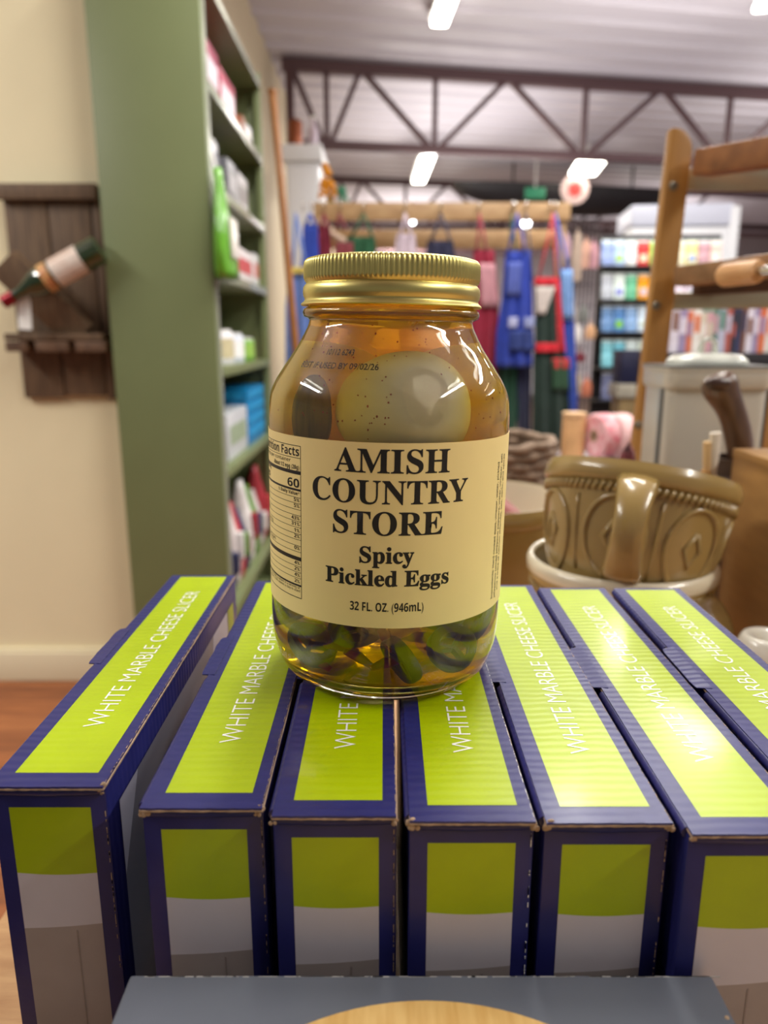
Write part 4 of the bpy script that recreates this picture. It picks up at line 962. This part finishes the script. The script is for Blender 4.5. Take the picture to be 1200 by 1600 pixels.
MB().lathe([(0, 0), (.030, 0), (.030, p.z-bz), (.028, p.z-bz+.005), (0, p.z-bz+.005)], 28).build('can', colour((206, 160, 110), .5, 'pack'), t, smooth=.7)
MB().lathe([(0, p.z-bz+.005), (.031, p.z-bz+.005), (.031, p.z-bz+.015), (0, p.z-bz+.015)], 28).build('lid', colour((214, 176, 130), .5, 'pack'), t, smooth=.7)

# ------------------------------------------------------------------ wooden display rack on the right (upright, boards, metal bands)
RY = 1.0
OAK = wood('golden_oak', (178, 130, 62), (156, 110, 50), (8, 8, 1.2), 6, .45, .1)
top = at(1062, 202, RY); bot = at(1003, 700, RY); ax = (bot-top); k = (FLOOR-top.z)/ax.z; base = top+ax*k
t = thing('display_rack', 'golden wooden rack with a round topped upright and metal strips', 'rack', base)
PL = .0325; ln = (top-base).length
Mx = Matrix.Rotation(math.atan2(top.x-base.x, top.z-base.z), 4, 'Y')
poly = [(-PL/2, 0), (PL/2, 0), (PL/2, ln-.028)] + [(PL/2-.024+.024*math.cos(a), ln-.028+.028*math.sin(a)) for a in [PI/2*i/8 for i in range(9)]] + [(-PL/2+.004, ln)]
m = MB(); m.M = Mx; m.prism(poly, -.009, .012); m.build('upright', OAK, t, bevel=.003)
for px, py in ((1052, 291), (1025, 478), (997, 664)):
    q = at(px, py, RY-.010)-base
    m = MB(); m.M = Matrix.Translation(q) @ Matrix.Rotation(PI/2, 4, 'X'); m.lathe([(0, 0), (.0055, 0), (.0055, .0015), (.004, .0028), (.0018, .003), (.0018, .0018), (0, .0018)], 20); m.build('screw', mat('dull_steel', (130, 124, 110), .4, metal=.9), t, smooth=.5)
BAND = mat('pale_metal_band', (176, 168, 146), .3, metal=.6)
BRN = wood('reddish_brown_wood', (150, 98, 56), (120, 76, 42), (2, 8, 8), 6, .45)
def rel(px, py, Y): return at(px, py, Y)-base
MB().bar(rel(1070, 281, 1.02), rel(1290, 281, .96), .012, .026).build('metal_strip', BAND, t, bevel=.002)
MB().bar(rel(1098, 255, .98), rel(1300, 223, .80), .03, .030).build('shelf_board', BRN, t, bevel=.003)
MB().bar(rel(1040, 471, 1.02), rel(1290, 466, .97), .012, .022).build('metal_strip', BAND, t, bevel=.002)
MB().bar(rel(1066, 432, .98), rel(1300, 405, .78), .03, .024).build('shelf_board', wood('mid_oak', (156, 116, 78), (126, 92, 58), (2, 8, 8), 6), t, bevel=.003)
MB().bar(rel(1092, 452, 1.00), rel(1300, 438, .86), .03, .016).build('dark_slot_bar', wood('shadowed_brown', (84, 56, 38), (64, 42, 30), (2, 8, 8), 6), t, bevel=.002)  # dark slot under the board, its shade put into the brown
MB().bar(rel(1200, 300, .93), rel(1200, 540, .93)+Vector((0, 0, -.75)), .02, .03).build('rear_upright', OAK, t) if False else None
ub = at(1330, 202, .9); MB().box((ub.x-base.x, -.015, 0), (ub.x-base.x+.03, .012, top.z-base.z)).build('upright', OAK, t, bevel=.003)
qa = at(1128, 431, .87); qb = at(1186, 424, .82)
t2 = thing('rolling_pin', 'light wooden rolling pin end resting on the lower board of the rack', 'rolling pin', qa)
m = MB(); dq = (qb-qa); m.tube([Vector((0, 0, 0)), dq*.08, dq*.9, dq], [.010, .0125, .0125, .011], 20); m.build('barrel', wood('pale_beech', (216, 168, 116), (198, 148, 98), (8, 8, 8), 5), t2, smooth=.6)
m = MB(); m.tube([dq, dq*2.2], [.005, .005], 14); m.build('handle', CHROME, t2, smooth=.6)

# ------------------------------------------------------------------ pottery
CANE = mat('tan_glazed_stoneware', (160, 134, 80), .24, coat=.5, vary=.06, scale=12)
CREAMG = mat('cream_glaze', (222, 212, 184), .2, coat=.7)
def pottery(name, label, loc, rot, R, H, rim_cream, handle_ang, group=None, pattern=True, hmat=None, hdrop=0):
    t = thing(name, label, 'bowl', loc, rot, group)
    out = [(0, 0), (R*.62, 0), (R*.66, .004), (R*.80, H*.22), (R*.90, H*.5), (R*.955, H*.78), (R*.965, H*.84), (R*1.0, H*.86), (R*1.02, H*.93), (R*.995, H)]
    inn = [(R*.955, H*.995), (R*.92, H*.88), (R*.85, H*.5), (R*.74, H*.24), (R*.55, .008), (0, .007)]
    rf = None
    m = MB(); m.lathe(smoothprof(out, 4), 96, 0, cap=False); m.build('outer_wall', CANE, t, smooth=.8)
    m = MB(); m.lathe([(R*.993, H-.0008)] + inn, 96, 0, cap=False); m.build('inner_wall', CREAMG, t, smooth=.8)
    def rr(z):
        for (r0, za), (r1, zb_) in zip(out[1:], out[2:]):
            if za <= z <= zb_: return r0+(r1-r0)*(z-za)/(zb_-za+1e-9)
        return R
    if rim_cream:
        m = MB(); m.ring([(R*.945, H*.985), (R*.955, H*1.03), (R*.995, H*1.035), (R*1.03, H*1.0), (R*1.035, H*.94), (R*1.01, H*.91)], 96); m.build('cream_rim', CREAMG, t, smooth=True)
    if pattern:
        m = MB(); nO = 7
        for i in range(nO):
            a0_ = 2*PI*i/nO - PI/2 + .35
            P = []
            for k in range(33):
                q = 2*PI*k/32; aa = a0_ + .33*math.cos(q); z = H*.46+H*.29*math.sin(q); r_ = rr(z)+.0004
                P.append((r_*math.cos(aa), r_*math.sin(aa), z))
            m.tube(P, .0024, 6, cap=False)
            D = []
            for k in range(5):
                q = 2*PI*k/4+PI/2; aa = a0_+.11*math.cos(q); z = H*.46+H*.12*math.sin(q); r_ = rr(z)+.0004; D.append((r_*math.cos(aa), r_*math.sin(aa), z))
            m.tube(D, .0022, 6)
            m.tube([((rr(z)+.0003)*math.cos(a0_+PI/nO), (rr(z)+.0003)*math.sin(a0_+PI/nO), z) for z in (H*.2, H*.35, H*.5, H*.65, H*.74)], .0016, 6)
        m.build('embossed_ovals', CANE, t, smooth=True)
        m = MB()
        for i in range(84):
            a = 2*PI*i/84; r_ = rr(H*.80)+.0006
            m.tube([(r_*math.cos(a), r_*math.sin(a), H*.775), (r_*1.008*math.cos(a+.05), r_*1.008*math.sin(a+.05), H*.835)], .0022, 6)
        m.build('rope_border', CANE, t, smooth=True)['kind'] = 'stuff'
    if handle_ang is not None:
        ca, sa = math.cos(handle_ang), math.sin(handle_ang); P = []
        for k in range(13):
            s = k/12; z = H*.88 - H*.72*s; o_ = math.sin(PI*s)**.6*.030; r_ = rr(z)-.002+o_; P.append((r_*ca, r_*sa, z))
        m = MB(); nrm = Vector((-sa, ca, 0)); vs = []; fs = []
        for k, p in enumerate(P):
            p = Vector(p); tt_ = (Vector(P[min(k+1, 12)])-Vector(P[max(k-1, 0)])).normalized(); b2 = tt_.cross(nrm)
            for j in range(10):
                a = 2*PI*j/10; vs.append(tuple(p + nrm*.0135*math.cos(a)*(1.15-.3*math.sin(PI*k/12)) + b2*.0045*math.sin(a)))
        for k in range(12):
            for j in range(10): fs.append((k*10+j, k*10+(j+1) % 10, (k+1)*10+(j+1) % 10, (k+1)*10+j))
        fs += [tuple(range(10)), tuple(range(120, 130))]
        m.add(vs, fs); m.build('handle', hmat or CANE, t, smooth=True)
    return t
cb = at(969, 880, .60)
pottery('pottery_bowl', 'lower tan stoneware bowl with a cream rim and side handle, holding the tilted one', (cb.x, .60, TABLE+.001), (0, 0, 0), .0755, .110, True, math.radians(-52))
pottery('pottery_bowl', 'tilted tan stoneware bowl with embossed ovals, stacked in the lower bowl', (cb.x-.004, .585, -.2150), (math.radians(-14), math.radians(11), 0), .0775, .108, False, math.radians(-112))
cb2 = at(735, 800, .86)
pottery('pottery_bowl', 'tan bowl standing behind the jar, only its right side showing', (cb2.x+.005, .80, TABLE+.001), (0, 0, 0), .093, .124, False, None, pattern=False)

# woven basket and red cloth behind
p = at(815, 745, 1.12)
WOV = mat('brown_rope', (150, 128, 108), .85, col2=(112, 92, 74), scale=60)
t = thing('woven_basket', 'rough brown woven basket between the jar and the tilted bowl', 'basket', (p.x-.02, 1.35, FLOOR))
zt_ = at(815, 694, 1.25).z-FLOOR; zb_ = at(815, 776, 1.25).z-FLOOR-.05
m = MB(); nrow = 9
for r in range(nrow):
    z = zb_+(zt_-zb_)*(r+.5)/nrow; P = []; n = 120
    for k in range(n+1):
        a = 2*PI*k/n; rr_ = .115+.003*math.sin(14*a+PI*(r % 2)*1.0); P.append((rr_*math.cos(a), rr_*math.sin(a), z+.002*math.sin(7*a+r)))
    MB().tube(P, (zt_-zb_)/nrow*.55, 8, cap=False).build('rope_coil', WOV, t, smooth=True)
MB().lathe([(0, zb_-.012), (.105, zb_-.012), (.105, zb_), (0, zb_)], 40).build('bottom', WOV, t)
MB().lathe([(0, 0), (.13, 0), (.13, .03), (.04, .05), (.04, zb_-.012), (0, zb_-.012)], 32).build('pedestal', DARKWOOD, t, smooth=.6)
def heap(name, label, cat, px0, px1, py0, py1, Y, col, seed, zbase=TABLE):
    a = at(px0, py1, Y); b_ = at(px1, py0, Y); o = thing(name, label, cat, ((a.x+b_.x)/2, Y, zbase))
    rnd = random.Random(seed); vs = []; fs = []; n = 16; k = 20; hx = (b_.x-a.x)/2; h = b_.z-zbase
    for i in range(n+1):
        s = i/n
        for j in range(k):
            q = 2*PI*j/k; f = (1-s**3)**.5*(1+.10*math.sin(3*q+4*s+seed)+.05*math.sin(7*q+seed)); vs.append((hx*f*math.cos(q), hx*.5*f*math.sin(q), h*s*(1+.05*math.sin(5*q))))
    for i in range(n):
        for j in range(k): fs.append((i*k+j, i*k+(j+1) % k, (i+1)*k+(j+1) % k, (i+1)*k+j))
    fs += [tuple(reversed(range(k))), tuple(range(n*k, n*k+k))]
    MB().add(vs, fs).build('cloth', colour(col, .85, 'cloth', sheen=.3), o, smooth=True)
    MB().tube([(-hx*.8, -hx*.42, h*.45), (0, -hx*.53, h*.5), (hx*.8, -hx*.42, h*.42)], .004, 8).build('hem', colour(tuple(int(c*.85) for c in col), .85, 'cloth', sheen=.3), o, smooth=True)
    return o
heap('folded_cloth', 'rose red cloth heaped in the tan bowl behind the jar', 'cloth', 648, 834, 770, 800, .80, (150, 84, 80), 1, zbase=TABLE+.055)
heap('folded_cloth', 'burgundy bundled cloth in front of the pink rolls', 'cloth', 955, 1008, 702, 740, .80, (110, 40, 44), 2)

# white enamel bin
EN = mat('white_enamel', (206, 204, 192), .25, coat=.6); ENL = mat('white_enamel_lid', (228, 232, 222), .2, coat=.7); GRY = mat('grey_enamel_edge', (112, 114, 112), .35)
ea = at(1042, 577, .83); eb = at(1212, 577, .83); ecx = (ea.x+eb.x)/2; er = (eb.x-ea.x)/2
t = thing('enamel_bin', 'white enamel storage bin with a domed lid at the right', 'storage bin', (ecx, .87, TABLE+.0005))
eh = ea.z-TABLE
def rrect(hx, hy, r, n=8):
    P = []
    for cx_, cy_, a0_ in ((hx-r, hy-r, 0), (-hx+r, hy-r, PI/2), (-hx+r, -hy+r, PI), (hx-r, -hy+r, 1.5*PI)):
        for i in range(n+1): a = a0_+PI/2*i/n; P.append((cx_+r*math.cos(a), cy_+r*math.sin(a)))
    return P
def loft(levels, mm, nm, par, smooth=.6):
    vs = []; fs = []
    for (hx, hy, r, z) in levels: vs += [(x, y, z) for x, y in rrect(hx, hy, r)]
    n = len(rrect(1, 1, .1))
    for i in range(len(levels)-1):
        for j in range(n): fs.append((i*n+j, i*n+(j+1) % n, (i+1)*n+(j+1) % n, (i+1)*n+j))
    fs += [tuple(reversed(range(n))), tuple(range((len(levels)-1)*n, len(levels)*n))]
    return MB().add(vs, fs).build(nm, mm, par, smooth=smooth)
ey = .040
loft([(er*.9, ey*.95, .012, 0), (er*.94, ey, .012, .006), (er*.95, ey, .012, eh-.022)], EN, 'body', t)
for sx in (-1, 1): MB().box((sx*er*.955-.0022, -ey*.75, .004), (sx*er*.955+.0022, -ey*.55, eh-.022)).build('corner_stripe', GRY, t, bevel=.001)
loft([(er*.985, ey+.004, .014, eh-.022), (er*1.0, ey+.006, .014, eh-.018), (er, ey+.006, .014, eh-.003), (er*1.02, ey+.007, .014, eh-.002), (er*1.02, ey+.007, .014, eh+.001)], EN, 'collar', t)
loft([(er*1.025, ey+.0075, .014, eh+.001), (er*1.025, ey+.0075, .014, eh+.0032)], GRY, 'dark_rim', t)
loft([(er*.72, ey*.75, .02, eh+.0032), (er*.70, ey*.7, .02, eh+.009), (er*.60, ey*.6, .02, eh+.014), (er*.3, ey*.3, .01, eh+.0165)], ENL, 'lid', t, smooth=True)
m = MB(); m.tube([(-.009, 0, eh+.016), (-.008, 0, eh+.028), (0, 0, eh+.033), (.008, 0, eh+.028), (.009, 0, eh+.016)], .003, 10); m.build('lid_handle', ENL, t, smooth=True)

# dark wooden scoop + brushes in a pot
DK = wood('walnut_wood', (98, 70, 50), (72, 50, 36), (8, 8, 2), 8, .3, .4)
p0 = at(1120, 742, .755); 
t = thing('wooden_scoop', 'dark walnut wooden scoop standing head up behind the bowls', 'wooden scoop', (p0.x+.012, .755, p0.z))
pts = [(at(1160, 740, .755), .015), (at(1156, 690, .755), .018), (at(1148, 655, .755), .017), (at(1138, 630, .755), .0175), (at(1127, 609, .755), .023), (at(1121, 594, .755), .023), (at(1119, 584, .755), .013)]
loc = t.location
m = MB(); m.tube([q-Vector(loc) for q, _ in pts], [r for _, r in pts], 18, flat=.75); m.build('shaft', DK, t, smooth=True, sub=1)
q = at(1122, 600, .735)-Vector(loc)
m = MB(); m.ball(q, .012, 18, 0, (1.1, .35, .55)); m.build('carved_hollow', wood('walnut_dark', (64, 40, 30), (50, 32, 24), (8, 8, 2), 8, .3, .3), t, smooth=True)
zb = TABLE
t = thing('utensil_pot', 'dark brown pot holding the wooden scoop beside the wooden crate', 'pot', (at(1130, 800, .755).x+.014, .755, TABLE+.0005))
hp = at(1130, 715, .755).z-TABLE
MB().lathe([(0, 0), (.026, 0), (.029, .01), (.031, hp*.6), (.029, hp*.95), (.030, hp), (.026, hp), (.026, .01), (0, .008)], 32).build('wall', mat('dark_brown_glaze', (52, 34, 26), .35, coat=.3), t, smooth=.7)
MB().ring([(.0295, hp*.80), (.0325, hp*.82), (.0325, hp*.88), (.0295, hp*.90)], 32).build('collar', mat('dark_brown_glaze', (52, 34, 26), .35, coat=.3), t, smooth=.7)
for k, (px, py, col, lb) in enumerate(((1108, 690, (200, 168, 120), 'pale bristle brush left of the walnut scoop'), (1118, 676, (206, 196, 180), 'cream handled brush close beside the walnut scoop'), (1104, 735, (176, 128, 70), 'short tan brush lowest beside the scoop'))):
    q = at(px, py, .70); b_ = at(px+12, 800, .70)
    o = thing('pastry_brush', lb, 'brush', (b_.x-.006, .70, TABLE+.0005)); d = q-Vector(o.location)
    MB().tube([(0, 0, 0), d*.4, d*.8], [.004, .006, .004], 10).build('handle', colour((150, 104, 60), .5, 'wooden'), o, smooth=True)
    MB().tube([d*.8, d*.9, d], [.004, .007, .008], 12, flat=.6).build('bristles', colour(col, .8, 'bristle'), o, smooth=.8)

# wooden crate at the right
CR = wood('honey_plywood', (160, 120, 66), (138, 100, 52), (2, 2, 10), 6, .5)
c0 = at(1153, 701, .70); ch = c0.z-TABLE; cx0 = c0.x-.004
t = thing('wooden_crate', 'honey coloured wooden crate open at the front, at the right edge', 'crate', (cx0, .455, TABLE+.0005))
hw = .26; dp = .245
MB().box((0, 0, 0), (.010, dp, ch-.008)).build('side_panel', CR, t, bevel=.001)
MB().box((hw-.01, 0, 0), (hw, dp, ch-.008)).build('side_panel', CR, t, bevel=.001)
MB().box((-.001, -.001, ch-.008), (hw+.001, dp, ch)).build('top_panel', CR, t, bevel=.001)
MB().box((.010, 0, 0), (hw-.01, dp, .008)).build('bottom_panel', CR, t)
MB().box((.010, dp-.006, .008), (hw-.01, dp-.0005, ch-.008)).build('back_panel', CR, t)
# white jug at the right edge
p = at(1207, 1000, .50)
t = thing('white_jug', 'white glazed jug cut by the right edge of the photo', 'jug', (at(1214, 960, .50).x-.004, .50, TABLE+.0005))
WG = mat('white_glaze', (226, 222, 206), .15, coat=.8)
MB().lathe(smoothprof([(0, 0), (.020, 0), (.026, .012), (.024, .024), (.014, .036), (.012, .042), (.018, .050), (.022, .064), (.020, .078), (.016, .084), (.014, .084), (.0, .070)], 4), 40).build('body', WG, t, smooth=True)
MB().tube([(.018, 0, .075), (.036, 0, .070), (.038, 0, .045), (.020, 0, .025)], .004, 10).build('handle', WG, t, smooth=True)
